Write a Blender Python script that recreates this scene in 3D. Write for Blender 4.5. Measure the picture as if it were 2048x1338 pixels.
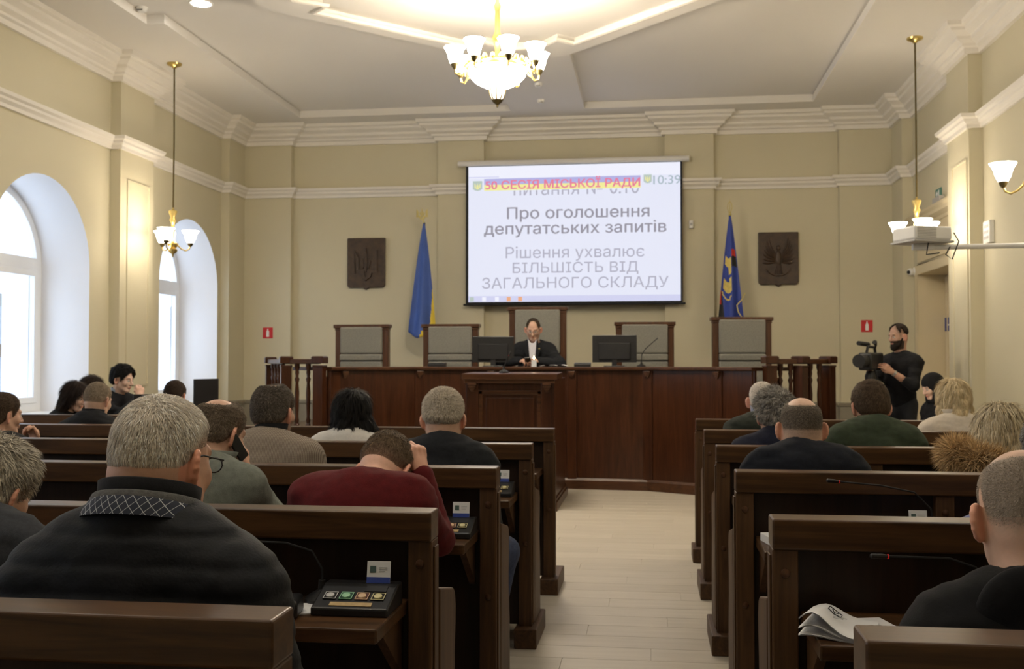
import bpy, bmesh, math, random
import numpy as np
from mathutils import Vector, Matrix, Euler

# ------------------------------------------------------------------ reset
for o in list(bpy.data.objects):
    bpy.data.objects.remove(o)
scene = bpy.context.scene
COL = scene.collection
PI = math.pi

# ------------------------------------------------------------------ camera
cam_data = bpy.data.cameras.new('camera')
cam = bpy.data.objects.new('camera', cam_data)
COL.objects.link(cam)
cam.location = (0, 0, 1.45)
cam.rotation_euler = (PI / 2 + 0.026226, 0, 0.132809)
cam_data.sensor_width = 36.0
cam_data.lens = 36.0 * 2093.35 / 2048.0
cam_data.clip_start = 0.05
cam_data.clip_end = 300
cam_data.dof.use_dof = True
cam_data.dof.focus_distance = 2.6
cam_data.dof.aperture_fstop = 9.0
scene.camera = cam

# ------------------------------------------------------------------ world: pale overcast sky
world = bpy.data.worlds.new('overcast_sky')
scene.world = world
world.use_nodes = True
wn = world.node_tree.nodes
bg = wn['Background']
bg.inputs['Color'].default_value = (0.74, 0.84, 1.0, 1)
bg.inputs['Strength'].default_value = 2.9

# ------------------------------------------------------------------ exposure
vs = scene.view_settings
vs.view_transform = 'Standard'
vs.look = 'None'
vs.exposure = 0.18
vs.gamma = 1.0
vs.use_curve_mapping = False

LAMP = (1.0, 0.88, 0.71)         # colour of the lamp glass when lit
CHAND = 74.0                     # emission of the chandelier glass
PEND = 28.0                      # emission of the pendant glass

# ------------------------------------------------------------------ mesh helpers
class MB:
    """collects geometry of ONE part; build() links it as one mesh object"""
    def __init__(s):
        s.v = []; s.f = []; s.m = []; s.mi = 0
    def add(s, vs_, fs_):
        b = len(s.v)
        s.v.extend([tuple(p) for p in vs_])
        for f in fs_:
            s.f.append(tuple(i + b for i in f)); s.m.append(s.mi)
        return s
    def box(s, x0, x1, y0, y1, z0, z1):
        return s.add([(x0,y0,z0),(x1,y0,z0),(x1,y1,z0),(x0,y1,z0),(x0,y0,z1),(x1,y0,z1),(x1,y1,z1),(x0,y1,z1)],
                     [(0,3,2,1),(4,5,6,7),(0,1,5,4),(1,2,6,5),(2,3,7,6),(3,0,4,7)])
    def obox(s, c, size, rot):
        hx, hy, hz = size[0]/2, size[1]/2, size[2]/2
        R = rot if isinstance(rot, Matrix) else Euler(rot).to_matrix()
        c = Vector(c)
        pts = [c + R @ Vector(p) for p in [(-hx,-hy,-hz),(hx,-hy,-hz),(hx,hy,-hz),(-hx,hy,-hz),(-hx,-hy,hz),(hx,-hy,hz),(hx,hy,hz),(-hx,hy,hz)]]
        return s.add(pts, [(0,3,2,1),(4,5,6,7),(0,1,5,4),(1,2,6,5),(2,3,7,6),(3,0,4,7)])
    def prism(s, poly, lo, hi, ax='z'):
        """poly: 2D outline (ccw); extruded along ax. ax z:(x,y) x:(y,z) y:(x,z)"""
        n = len(poly)
        def P(a, b, t):
            return {'z': (a, b, t), 'x': (t, a, b), 'y': (a, t, b)}[ax]
        vs_ = [P(a, b, lo) for a, b in poly] + [P(a, b, hi) for a, b in poly]
        fs_ = [tuple(range(n-1, -1, -1)), tuple(range(n, 2*n))]
        for i in range(n):
            j = (i+1) % n
            fs_.append((i, j, n+j, n+i))
        return s.add(vs_, fs_)
    def lathe(s, prof, n=24, c=(0,0,0), R=None, a0=0, cap=True):
        """prof: [(r,z)] bottom to top, around z"""
        c = Vector(c); vs_ = []; fs_ = []
        k = len(prof)
        for i in range(n):
            a = a0 + 2*PI*i/n
            for r, z in prof:
                p = Vector((r*math.cos(a), r*math.sin(a), z))
                if R is not None: p = R @ p
                vs_.append(c + p)
        for i in range(n):
            j = (i+1) % n
            for q in range(k-1):
                fs_.append((i*k+q, j*k+q, j*k+q+1, i*k+q+1))
        if cap:
            if prof[0][0] > 1e-6: fs_.append(tuple(i*k for i in range(n-1, -1, -1)))
            if prof[-1][0] > 1e-6: fs_.append(tuple(i*k+k-1 for i in range(n)))
        return s.add(vs_, fs_)
    def tube(s, pts, r, n=8, cap=True):
        pts = [Vector(p) for p in pts]; m = len(pts)
        rr = r if isinstance(r, (list, tuple)) else [r]*m
        vs_ = []; fs_ = []; up = None
        for i, p in enumerate(pts):
            d = (pts[min(i+1, m-1)] - pts[max(i-1, 0)])
            if d.length < 1e-9: d = Vector((0,0,1))
            d.normalize()
            if up is None:
                up = Vector((0,0,1)) if abs(d.z) < 0.9 else Vector((1,0,0))
            x = d.cross(up).normalized(); up = x.cross(d).normalized()
            for k in range(n):
                a = 2*PI*k/n
                vs_.append(p + (x*math.cos(a) + up*math.sin(a))*rr[i])
        for i in range(m-1):
            for k in range(n):
                l = (k+1) % n
                fs_.append((i*n+k, i*n+l, (i+1)*n+l, (i+1)*n+k))
        if cap:
            fs_.append(tuple(range(n-1, -1, -1))); fs_.append(tuple((m-1)*n+k for k in range(n)))
        return s.add(vs_, fs_)
    def grid(s, rows, closed=False):
        m = len(rows); n = len(rows[0]); vs_ = [p for r in rows for p in r]; fs_ = []
        for i in range(m-1):
            for k in range(n if closed else n-1):
                l = (k+1) % n
                fs_.append((i*n+k, i*n+l, (i+1)*n+l, (i+1)*n+k))
        return s.add(vs_, fs_)
    def ball(s, c, r, n=12, m=8, sc=(1,1,1)):
        rows = []
        for i in range(m+1):
            t = -PI/2 + PI*i/m
            rows.append([(c[0]+r*sc[0]*math.cos(t)*math.cos(2*PI*k/n), c[1]+r*sc[1]*math.cos(t)*math.sin(2*PI*k/n), c[2]+r*sc[2]*math.sin(t)) for k in range(n)])
        return s.grid(rows, True)
    def build(s, name, mat, parent=None, smooth=False, bevel=0, seg=2, ang=30):
        me = bpy.data.meshes.new(name)
        me.from_pydata(s.v, [], s.f)
        mats = mat if isinstance(mat, (list, tuple)) else [mat]
        for q in mats: me.materials.append(q)
        if len(mats) > 1:
            me.polygons.foreach_set('material_index', s.m)
        bm = bmesh.new(); bm.from_mesh(me)
        bmesh.ops.remove_doubles(bm, verts=bm.verts, dist=1e-6)
        bmesh.ops.recalc_face_normals(bm, faces=bm.faces)
        bm.to_mesh(me); bm.free()
        if smooth:
            me.polygons.foreach_set('use_smooth', [True]*len(me.polygons))
            if smooth != 'all': me.set_sharp_from_angle(angle=math.radians(ang))
        o = bpy.data.objects.new(name, me); COL.objects.link(o)
        if parent is not None: o.parent = parent
        if bevel:
            b = o.modifiers.new('bevel', 'BEVEL'); b.width = bevel; b.segments = seg
            b.limit_method = 'ANGLE'; b.angle_limit = math.radians(35); b.harden_normals = False
        return o

def tag(o, label=None, cat=None, group=None, kind=None):
    if label: o['label'] = label
    if cat: o['category'] = cat
    if group: o['group'] = group
    if kind: o['kind'] = kind
    return o
def thing(name, label, cat, loc=(0,0,0), rz=0, group=None):
    o = bpy.data.objects.new(name, None); COL.objects.link(o)
    o.empty_display_size = 0.1
    o.location = loc; o.rotation_euler = (0, 0, rz)
    return tag(o, label, cat, group)
def struct(o, label):
    return tag(o, label, None, None, 'structure')
def copy_tree(o, parent=None):
    c = o.copy(); COL.objects.link(c); c.parent = parent
    for ch in list(o.children): copy_tree(ch, c)
    return c
def sweep(path, prof, closed=False):
    """sweep profile [(out,z)] along a horizontal 2D path; out is to the right of travel, mitred"""
    n = len(path); rows = []
    for i in range(n):
        p = Vector(path[i])
        a = Vector(path[i-1]) if (i > 0 or closed) else None
        b = Vector(path[(i+1) % n]) if (i < n-1 or closed) else None
        d1 = (p-a).normalized() if a is not None else None
        d2 = (b-p).normalized() if b is not None else None
        if d1 is None: d1 = d2
        if d2 is None: d2 = d1
        n1 = Vector((d1.y, -d1.x)); n2 = Vector((d2.y, -d2.x))
        m = n1 + n2
        m = m / max(0.15, m.dot(n1)) if m.length > 1e-6 else n1
        rows.append([(p.x+m.x*o_, p.y+m.y*o_, z) for o_, z in prof])
    if closed: rows.append(rows[0])
    mb = MB(); mb.grid(rows)
    if not closed:
        k = len(prof)
        mb.f.append(tuple(range(k))); mb.m.append(0)
        mb.f.append(tuple((n-1)*k+q for q in range(k-1, -1, -1))); mb.m.append(0)
    return mb

# ------------------------------------------------------------------ materials
MATS = {}
def _new(name):
    m = bpy.data.materials.new(name); m.use_nodes = True
    return m, m.node_tree, m.node_tree.nodes['Principled BSDF']
def coords(nt, kind='Object', scale=(1,1,1)):
    tc = nt.nodes.new('ShaderNodeTexCoord'); mp = nt.nodes.new('ShaderNodeMapping')
    mp.inputs['Scale'].default_value = scale
    nt.links.new(tc.outputs[kind], mp.inputs['Vector'])
    return mp.outputs['Vector']
def ramp(nt, fac, stops):
    r = nt.nodes.new('ShaderNodeValToRGB')
    while len(r.color_ramp.elements) < len(stops): r.color_ramp.elements.new(0.5)
    for e, (p, c) in zip(r.color_ramp.elements, stops):
        e.position = p; e.color = (*c, 1)
    nt.links.new(fac, r.inputs['Fac'])
    return r.outputs['Color']
def noise(nt, vec, scale, detail=3, rough=0.5, dist=0):
    n = nt.nodes.new('ShaderNodeTexNoise')
    n.inputs['Scale'].default_value = scale; n.inputs['Detail'].default_value = detail
    n.inputs['Roughness'].default_value = rough; n.inputs['Distortion'].default_value = dist
    nt.links.new(vec, n.inputs['Vector'])
    return n.outputs['Fac']
def bump(nt, b, h, strength, dist=0.01):
    u = nt.nodes.new('ShaderNodeBump'); u.inputs['Strength'].default_value = strength
    u.inputs['Distance'].default_value = dist
    nt.links.new(h, u.inputs['Height']); nt.links.new(u.outputs['Normal'], b.inputs['Normal'])
def mat(name, col, rough=0.5, metal=0.0, vary=0.06, nscale=8.0, bumpv=0.0, bscale=60.0, spec=0.5, sheen=0.0, coat=0.0, em=None, emc=None):
    m, nt, b = _new(name)
    c = Vector(col)
    vec = coords(nt)
    f = noise(nt, vec, nscale, 3)
    lo = tuple(max(0, x*(1-vary)) for x in col); hi = tuple(min(1, x*(1+vary)) for x in col)
    nt.links.new(ramp(nt, f, [(0.3, lo), (0.7, hi)]), b.inputs['Base Color'])
    b.inputs['Roughness'].default_value = rough; b.inputs['Metallic'].default_value = metal
    b.inputs['Specular IOR Level'].default_value = spec
    if sheen: b.inputs['Sheen Weight'].default_value = sheen*0.15; b.inputs['Sheen Roughness'].default_value = 0.5
    if coat: b.inputs['Coat Weight'].default_value = coat; b.inputs['Coat Roughness'].default_value = 0.15
    if bumpv: bump(nt, b, noise(nt, vec, bscale, 3), bumpv, 0.004)
    if em:
        b.inputs['Emission Color'].default_value = (*(emc or col), 1); b.inputs['Emission Strength'].default_value = em
    MATS[name] = m
    return m
def wood(name, dark, light, axis='x', rough=0.36, scale=1.0, coat=0.10):
    m, nt, b = _new(name)
    s = {'x': (0.6, 9, 9), 'y': (9, 0.6, 9), 'z': (9, 9, 0.6)}[axis]
    vec = coords(nt, 'Object', tuple(q*scale for q in s))
    f = noise(nt, vec, 1.6, 5, 0.6, 1.4)
    f2 = noise(nt, vec, 9.0, 3, 0.6, 0.3)
    mx = nt.nodes.new('ShaderNodeMath'); mx.operation = 'MULTIPLY_ADD'
    nt.links.new(f2, mx.inputs[0]); mx.inputs[1].default_value = 0.35; nt.links.new(f, mx.inputs[2])
    nt.links.new(ramp(nt, mx.outputs[0], [(0.42, dark), (0.85, light)]), b.inputs['Base Color'])
    b.inputs['Roughness'].default_value = rough; b.inputs['Specular IOR Level'].default_value = 0.35
    b.inputs['Coat Weight'].default_value = coat*0.5; b.inputs['Coat Roughness'].default_value = 0.22
    bump(nt, b, mx.outputs[0], 0.05, 0.002)
    MATS[name] = m
    return m
def emis(name, col, strength):
    m, nt, b = _new(name)
    b.inputs['Base Color'].default_value = (col[0]*0.12, col[1]*0.12, col[2]*0.12, 1); b.inputs['Roughness'].default_value = 0.6
    b.inputs['Emission Color'].default_value = (*col, 1); b.inputs['Emission Strength'].default_value = strength
    MATS[name] = m
    return m
def attr_mat(name, rough=0.6, sheen=0.0, bumpv=0.0, bscale=200, sss=0.0, spec=0.4, stretch=(1,1,1)):
    """colour from the 'col' vertex attribute"""
    m, nt, b = _new(name)
    a = nt.nodes.new('ShaderNodeAttribute'); a.attribute_name = 'col'
    nt.links.new(a.outputs['Color'], b.inputs['Base Color'])
    b.inputs['Roughness'].default_value = rough; b.inputs['Specular IOR Level'].default_value = spec
    if sheen: b.inputs['Sheen Weight'].default_value = sheen
    if sss:
        b.inputs['Subsurface Weight'].default_value = sss
        b.inputs['Subsurface Radius'].default_value = (0.012, 0.005, 0.003)
        b.inputs['Subsurface Scale'].default_value = 1.0
    if bumpv:
        bump(nt, b, noise(nt, coords(nt, 'Object', stretch), bscale, 3), bumpv, 0.002)
    MATS[name] = m
    return m

wall_mat = mat('wall_paint', (0.63, 0.58, 0.42), 0.75, vary=0.025, nscale=0.7, bumpv=0.04, bscale=120)
trim_mat = mat('white_trim', (0.84, 0.80, 0.73), 0.6, vary=0.02, nscale=1.5)
ceil_mat = mat('ceiling_paint', (0.78, 0.75, 0.70), 0.8, vary=0.015, nscale=0.6)
reveal_mat = mat('reveal_paint', (0.86, 0.86, 0.88), 0.7, vary=0.015, nscale=0.8)
dado_mat = mat('dado_panel', (0.30, 0.27, 0.21), 0.55, vary=0.08, nscale=3)
pvc_mat = mat('white_pvc', (0.86, 0.87, 0.88), 0.35, vary=0.01)
door_mat = mat('cream_door', (0.72, 0.62, 0.42), 0.5, vary=0.03, nscale=2)
BD, BL = (0.025, 0.0112, 0.0045), (0.102, 0.049, 0.019)
wood_x = wood('bench_wood_x', BD, BL, 'x')
wood_y = wood('bench_wood_y', BD, BL, 'y', rough=0.5, coat=0.0)
wood_z = wood('bench_wood_z', BD, BL, 'z', rough=0.52, coat=0.0)
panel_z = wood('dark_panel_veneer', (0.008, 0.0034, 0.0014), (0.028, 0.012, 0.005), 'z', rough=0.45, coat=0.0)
dais_z = wood('dais_wood_z', (0.022, 0.0070, 0.0032), (0.062, 0.021, 0.0085), 'z', rough=0.28)
dais_x = wood('dais_wood_x', (0.028, 0.010, 0.0045), (0.085, 0.034, 0.0135), 'x', rough=0.3)
chair_w = wood('chair_wood', (0.036, 0.014, 0.006), (0.10, 0.042, 0.018), 'z', rough=0.35)
chair_f = mat('grey_upholstery', (0.205, 0.20, 0.175), 0.9, vary=0.15, nscale=90, bumpv=0.25, bscale=400, sheen=0.15)
black_m = mat('black_plastic', (0.012, 0.012, 0.013), 0.38, vary=0.1)
blackmat = mat('black_matte', (0.008, 0.008, 0.009), 0.75, vary=0.1)
grey_pl = mat('grey_plastic', (0.45, 0.44, 0.43), 0.45, vary=0.04)
white_pl = mat('white_plastic', (0.80, 0.79, 0.76), 0.4, vary=0.02)
brass = mat('brass', (0.62, 0.47, 0.17), 0.28, metal=0.9, vary=0.1, nscale=20)
dbrass = mat('aged_brass', (0.13, 0.10, 0.04), 0.4, metal=0.8, vary=0.2, nscale=20)
gold = mat('gold_paint', (0.62, 0.52, 0.20), 0.4, metal=0.3, vary=0.1)
red_m = mat('red_sign', (0.60, 0.02, 0.025), 0.45, vary=0.03)
white_m = mat('white_paint', (0.85, 0.85, 0.84), 0.5, vary=0.01)
paper = mat('white_paper', (0.83, 0.83, 0.84), 0.7, vary=0.02)
navy_s = mat('blue_sign', (0.015, 0.03, 0.22), 0.45, vary=0.03)
green_s = mat('green_sign', (0.06, 0.20, 0.17), 0.5, vary=0.05)
carved = mat('carved_wood', (0.048, 0.025, 0.012), 0.45, vary=0.35, nscale=14, bumpv=0.2, bscale=30)
steel = mat('steel', (0.55, 0.55, 0.56), 0.3, metal=0.9)
# ================================================================== THE ROOM
XL, PL, XR, PR, YB, YP, YF = -6.42, -6.29, 3.575, 3.43, 15.70, 15.58, -3.5
ZC, ZT = 5.10, 5.20           # soffit and raised ceiling fields
CX = -1.42                    # middle of the room

# ---- floor: laid boards, the ones in the open aisle one by one
def floor_material():
    m, nt, b = _new('pale_boards')
    vec = coords(nt, 'Object')
    br = nt.nodes.new('ShaderNodeTexBrick')
    br.offset = 0.37; br.inputs['Scale'].default_value = 1.0
    br.inputs['Brick Width'].default_value = 1.2; br.inputs['Row Height'].default_value = 0.22
    br.inputs['Mortar Size'].default_value = 0.003
    br.inputs['Color1'].default_value = (0.47, 0.425, 0.35, 1); br.inputs['Color2'].default_value = (0.52, 0.47, 0.39, 1)
    br.inputs['Mortar'].default_value = (0.36, 0.31, 0.23, 1)
    nt.links.new(vec, br.inputs['Vector'])
    nt.links.new(br.outputs['Color'], b.inputs['Base Color'])
    b.inputs['Roughness'].default_value = 0.42
    return m
def plank_material():
    m, nt, b = _new('pale_oak_board')
    vec = coords(nt, 'Object', (0.7, 10, 10))
    oi = nt.nodes.new('ShaderNodeObjectInfo')
    add = nt.nodes.new('ShaderNodeVectorMath'); add.operation = 'ADD'
    nt.links.new(vec, add.inputs[0]); nt.links.new(oi.outputs['Location'], add.inputs[1])
    f = noise(nt, add.outputs[0], 2.2, 5, 0.6, 0.8)
    mx = nt.nodes.new('ShaderNodeMath'); mx.operation = 'MULTIPLY_ADD'
    nt.links.new(oi.outputs['Random'], mx.inputs[0]); mx.inputs[1].default_value = 0.30; nt.links.new(f, mx.inputs[2])
    nt.links.new(ramp(nt, mx.outputs[0], [(0.35, (0.44, 0.395, 0.32)), (0.95, (0.55, 0.50, 0.415))]), b.inputs['Base Color'])
    b.inputs['Roughness'].default_value = 0.40
    bump(nt, b, f, 0.04, 0.002)
    return m
fl = MB().box(XL-0.2, XR+0.6, YF, YB+0.1, -0.12, -0.004).build('floor', floor_material())
struct(fl, 'pale oak board floor of the hall running under the benches')
pm = plank_material()
proto = MB().box(0.0015, 1.1985, 0.0015, 0.2185, -0.006, 0.0)
plank0 = None
r_ = 0; y = 2.3
while y < 12.6:
    off = (r_ * 0.43) % 1.2
    for k in range(-2, 3):
        x = -1.4 + k*1.2 + off - 0.6
        if x > 2.0 or x + 1.2 < -1.4: continue
        if plank0 is None:
            plank0 = proto.build('plank', pm, fl, bevel=0.0012, seg=1); o = plank0
        else:
            o = plank0.copy(); COL.objects.link(o)
        o.location = (x, y, 0)
    y += 0.22; r_ += 1

# ---- walls
def wall_path():
    L = []
    for c in (1.41, 4.99, 8.57, 12.15): L.append((c-0.42, c+0.42))
    p = [(XL, YF)]
    for a, b in L: p += [(XL, a), (PL, a), (PL, b), (XL, b)]
    p += [(XL, 14.98), (PL, 14.98), (PL, YP)]
    p += [(-5.54, YP), (-5.54, YB), (-3.22, YB), (-3.22, YP), (-2.51, YP), (-2.51, YB), (0.197, YB), (0.197, YP), (0.91, YP), (0.91, YB), (2.70, YB), (2.70, YP), (PR, YP)]
    p += [(PR, 14.96), (XR, 14.96)]
    for c in (12.32, 8.74, 5.16, 1.58): p += [(XR, c+0.42), (PR, c+0.42), (PR, c-0.42), (XR, c-0.42)]
    p += [(XR, YF)]
    return p
PATH = wall_path()

# left wall: sheet with arched openings, deep white reveals
WIN = [13.94, 10.36, 6.78, 3.20, -0.38]
WR, WSP, WSILL, WDEP = 0.93, 2.52, 0.88, 0.62
def arch_pts(c, r, zs, z0, n=28):
    return [(c-r, z0)] + [(c - r*math.cos(PI*i/n), zs + r*math.sin(PI*i/n)) for i in range(n+1)] + [(c+r, z0)]
mb = MB()
ys = YF
for c in sorted(WIN):
    y0, y1 = c-WR, c+WR
    mb.add([(XL, ys, 0), (XL, y0, 0), (XL, y0, ZT), (XL, ys, ZT)], [(0,1,2,3)])
    mb.add([(XL, y0, 0), (XL, y1, 0), (XL, y1, WSILL), (XL, y0, WSILL)], [(0,1,2,3)])
    ap = arch_pts(c, WR, WSP, WSILL)[1:-1]
    for a, b in zip(ap[:-1], ap[1:]):
        mb.add([(XL, a[0], a[1]), (XL, b[0], b[1]), (XL, b[0], ZT), (XL, a[0], ZT)], [(0,1,2,3)])
    ys = y1
mb.add([(XL, ys, 0), (XL, YB, 0), (XL, YB, ZT), (XL, ys, ZT)], [(0,1,2,3)])
wl = struct(mb.build('wall_left', wall_mat), 'pale yellow left wall with tall arched windows')
for c in WIN:
    ap = arch_pts(c, WR, WSP, WSILL); ap.append(ap[0])
    m2 = MB()
    m2.grid([[(XL, a, z) for a, z in ap], [(XL-WDEP, a, z) for a, z in ap]])
    m2.build('reveal', reveal_mat, wl, smooth=True, ang=40)
    m3 = MB(); m3.box(XL-WDEP, XL+0.05, c-WR-0.04, c+WR+0.04, WSILL-0.035, WSILL+0.004)
    m3.build('window_sill', white_pl, wl, bevel=0.006)
    # outer masonry reveal beyond the window
    ap2 = arch_pts(c, WR-0.10, WSP, WSILL); ap2.append(ap2[0])
    m4 = MB(); m4.grid([[(XL-WDEP-0.07, a, z) for a, z in ap2], [(XL-WDEP-0.40, a, z) for a, z in ap2]])
    m4.build('outer_reveal', reveal_mat, wl, smooth=True, ang=40)
def pil(parent, x0, x1, y0, y1):
    return MB().box(x0, x1, y0, y1, 0, ZC-0.02).build('pilaster', wall_mat, parent)
def moulding(parent, pts, plane, w=0.022, t=0.014, ax='x', sgn=1):
    """thin rectangular frame moulding lying on plane; pts (a0,a1,z0,z1)"""
    a0, a1, z0, z1 = pts
    m_ = MB()
    lo, hi = sorted((plane - sgn*0.002, plane + sgn*t))
    for q in ((a0, a1, z0, z0+w), (a0, a1, z1-w, z1), (a0, a0+w, z0+w, z1-w), (a1-w, a1, z0+w, z1-w)):
        if ax == 'x': m_.box(lo, hi, q[0], q[1], q[2], q[3])
        else: m_.box(q[0], q[1], lo, hi, q[2], q[3])
    return m_.build('panel_moulding', wall_mat, parent, bevel=0.004)
for c in (1.41, 4.99, 8.57, 12.15):
    p_ = pil(wl, XL-0.05, PL, c-0.42, c+0.42)
    moulding(p_, (c-0.26, c+0.30, 1.16, 3.66), PL, ax='x', sgn=1)
pil(wl, XL-0.05, PL, 14.98, YB+0.05)

# back wall
wb = struct(MB().box(XL-0.1, XR+0.1, YB, YB+0.15, 0, ZT).build('wall_back', wall_mat), 'pale yellow wall behind the presidium')
for a, b in ((PL-0.02, -5.54), (-3.22, -2.51), (0.197, 0.91), (2.70, PR+0.02)):
    pil(wb, a, b, YP, YB+0.05)
# wall behind the camera
struct(MB().box(XL-0.1, XR+0.1, YF-0.15, YF, 0, ZT).build('wall_front', wall_mat), 'pale yellow rear wall of the hall')

# right wall with the deep door niche
D0, D1, DH, DX = 13.02, 14.66, 2.62, 3.92
mb = MB()
for a, b, z0, z1 in ((YF, D0, 0, ZT), (D1, YB, 0, ZT), (D0, D1, DH, ZT)):
    mb.add([(XR, a, z0), (XR, b, z0), (XR, b, z1), (XR, a, z1)], [(0,1,2,3)])
wr = struct(mb.build('wall_right', wall_mat), 'pale yellow right wall with the panelled door')
m2 = MB()
m2.add([(XR, D0, 0), (XR, D0, DH), (XR, D1, DH), (XR, D1, 0), (DX+0.05, D0, 0), (DX+0.05, D0, DH), (DX+0.05, D1, DH), (DX+0.05, D1, 0)],
       [(0,1,5,4), (1,2,6,5), (2,3,7,6)])
m2.build('reveal', door_mat, wr)
m2 = MB()                                              # architrave
m2.box(XR-0.035, XR+0.01, D0-0.13, D0, 0, DH+0.13); m2.box(XR-0.035, XR+0.01, D1, D1+0.13, 0, DH+0.13); m2.box(XR-0.035, XR+0.01, D0, D1, DH, DH+0.13)
m2.build('architrave', door_mat, wr, bevel=0.008)
m2 = MB(); m2.box(XR-0.02, XR+0.01, D0-0.05, D1+0.05, DH+0.16, 3.22); m2.build('frieze', door_mat, wr, bevel=0.006)
hood = sweep([(XR, D1+0.22), (XR, D0-0.25)], [(0, 3.22), (0.03, 3.22), (0.04, 3.26), (0.10, 3.30), (0.105, 3.34), (0.13, 3.37), (0.13, 3.40), (0, 3.43)])
hood.build('door_hood', door_mat, wr)
for c in (12.32, 8.74, 5.16, 1.58):
    p_ = pil(wr, PR, XR+0.05, c-0.42, c+0.42)
    moulding(p_, (c-0.36, c+0.22, 1.19, 3.68), PR, ax='x', sgn=-1)
pil(wr, PR, XR+0.05, 14.96, YB+0.05)

# door leaf in the niche
dr = MB().box(DX, DX+0.05, D0, D1, 0, DH).build('door_1', door_mat)
struct(dr, 'cream panelled double door set deep in the right wall')
mid = (D0+D1)/2
for a, b in ((D0+0.03, mid-0.01), (mid+0.01, D1-0.03)):
    leaf = MB().box(DX-0.03, DX, a, b, 0.02, DH-0.03).build('door_leaf', door_mat, dr, bevel=0.005)
    for z0, z1 in ((0.25, 0.95), (1.10, 2.40)):
        m3 = MB()
        for q in ((a+0.12, b-0.12, z0, z0+0.03), (a+0.12, b-0.12, z1-0.03, z1), (a+0.12, a+0.15, z0, z1), (b-0.15, b-0.12, z0, z1)):
            m3.box(DX-0.045, DX-0.029, *q)
        m3.build('door_panel', door_mat, leaf, bevel=0.004)
hd = MB(); hd.tube([(DX-0.03, mid-0.06, 1.05), (DX-0.09, mid-0.06, 1.05), (DX-0.09, mid-0.18, 1.05)], 0.011, 8); hd.build('door_handle', brass, dr, smooth=True)

# ---- mouldings running round the room
corn = sweep(PATH, [(0, 4.81), (0.045, 4.81), (0.05, 4.865), (0.085, 4.88), (0.09, 4.905), (0.15, 4.935), (0.155, 4.965), (0.165, 4.975), (0.235, 5.01), (0.245, 5.04), (0.285, 5.055), (0.29, 5.10), (0, 5.11)])
struct(corn.build('trim_1', trim_mat), 'stepped off-white crown cornice under the ceiling')
strg = sweep(PATH, [(0, 3.995), (0.03, 3.995), (0.035, 4.03), (0.045, 4.04), (0.07, 4.06), (0.075, 4.085), (0.105, 4.105), (0.115, 4.14), (0, 4.155)])
struct(strg.build('trim_2', trim_mat), 'off-white string course moulding halfway up the walls')
di = [i for i, p in enumerate(PATH) if p == (XR, 14.96)][0]
dado = [(0, 0.0), (0.03, 0.0), (0.03, 0.11), (0.018, 0.12), (0.018, 0.80), (0.035, 0.815), (0.045, 0.855), (0, 0.865)]
d_a = sweep(PATH[:di+1] + [(XR, D1+0.13)], dado)
struct(d_a.build('trim_3', dado_mat), 'grey-brown dado panelling along the left and back walls')
d_b = sweep([(XR, D0-0.13)] + PATH[di+1:], dado)
struct(d_b.build('trim_4', dado_mat), 'grey-brown dado panelling along the right wall')

# ---- ceiling: soffit strips, raised fields, centre medallion
ce = struct(MB().box(XL-0.1, XR+0.1, YF-0.1, YB+0.1, ZT, ZT+0.12).build('ceiling', ceil_mat), 'cream plaster ceiling with raised fields')
TL, TR_, TLW, TRW = -5.20, 2.25, -5.40, 2.45
strips = [(XL, XR, 15.0, YB), (XL, TL, 10.6, 15.0), (XL, TLW, 8.6, 10.6), (XL, TL, 4.2, 8.6),
          (TR_, XR, 10.6, 15.0), (TRW, XR, 8.6, 10.6), (TR_, XR, 4.2, 8.6), (-2.02, -0.95, 11.6, 15.0), (-2.02, -0.95, 4.2, 7.6), (XL, XR, YF, 4.2)]
for a, b, c, d in strips:
    MB().box(a, b, c, d, ZC, ZT+0.01).build('soffit', ceil_mat, ce)
def corner_poly(R, cut, notch=None, cx=CX, cy=9.6):
    """diamond of L1 radius R with its four tips cut (and notched)"""
    out = []
    for q in range(4):
        a = q*PI/2
        ca, sa = math.cos(a), math.sin(a)
        pts = [(cut, -(R-cut)), (cut, R-cut)]
        if notch:
            n1, w1, o1 = notch
            pts = [(R-w1-0.17, -(w1+0.17)), (n1, -w1), (o1, -w1*0.5), (o1, w1*0.5), (n1, w1), (R-w1-0.17, w1+0.17)]
        for x_, y_ in pts:
            out.append((cx + x_*ca - y_*sa, cy + x_*sa + y_*ca))
    return out
med_o = corner_poly(2.88, 2.45)
med_i = corner_poly(2.57, 2.2, (1.82, 0.40, 2.08))
# medallion: outer plate with the notched inner field sunk a little
def ring(mb_, A, B, z):  # polygon with hole by bmesh fill
    bm = bmesh.new()
    def loop(P): 
        v = [bm.verts.new((x_, y_, z)) for x_, y_ in P]
        return [bm.edges.new((v[i], v[(i+1) % len(v)])) for i in range(len(v))]
    es = loop(A) + loop(B)
    bmesh.ops.triangle_fill(bm, use_beauty=True, edges=es)
    bm.verts.index_update()
    mb_.add([v.co.copy() for v in bm.verts], [[v.index for v in f.verts] for f in bm.faces])
    bm.free()
ZM = 5.0
m_ = MB(); ring(m_, med_o, med_i, ZM)
n_ = len(med_o)
m_.add([(x_, y_, ZM) for x_, y_ in med_o] + [(x_, y_, ZT) for x_, y_ in med_o], [(i, (i+1) % n_, n_+(i+1) % n_, n_+i) for i in range(n_)])
n_ = len(med_i)
m_.add([(x_, y_, ZM) for x_, y_ in med_i] + [(x_, y_, ZM+0.07) for x_, y_ in med_i], [(i, (i+1) % n_, n_+(i+1) % n_, n_+i) for i in range(n_)])
m_.add([(x_, y_, ZM+0.07) for x_, y_ in med_i], [tuple(range(n_))])
m_.build('medallion', ceil_mat, ce)
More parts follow.
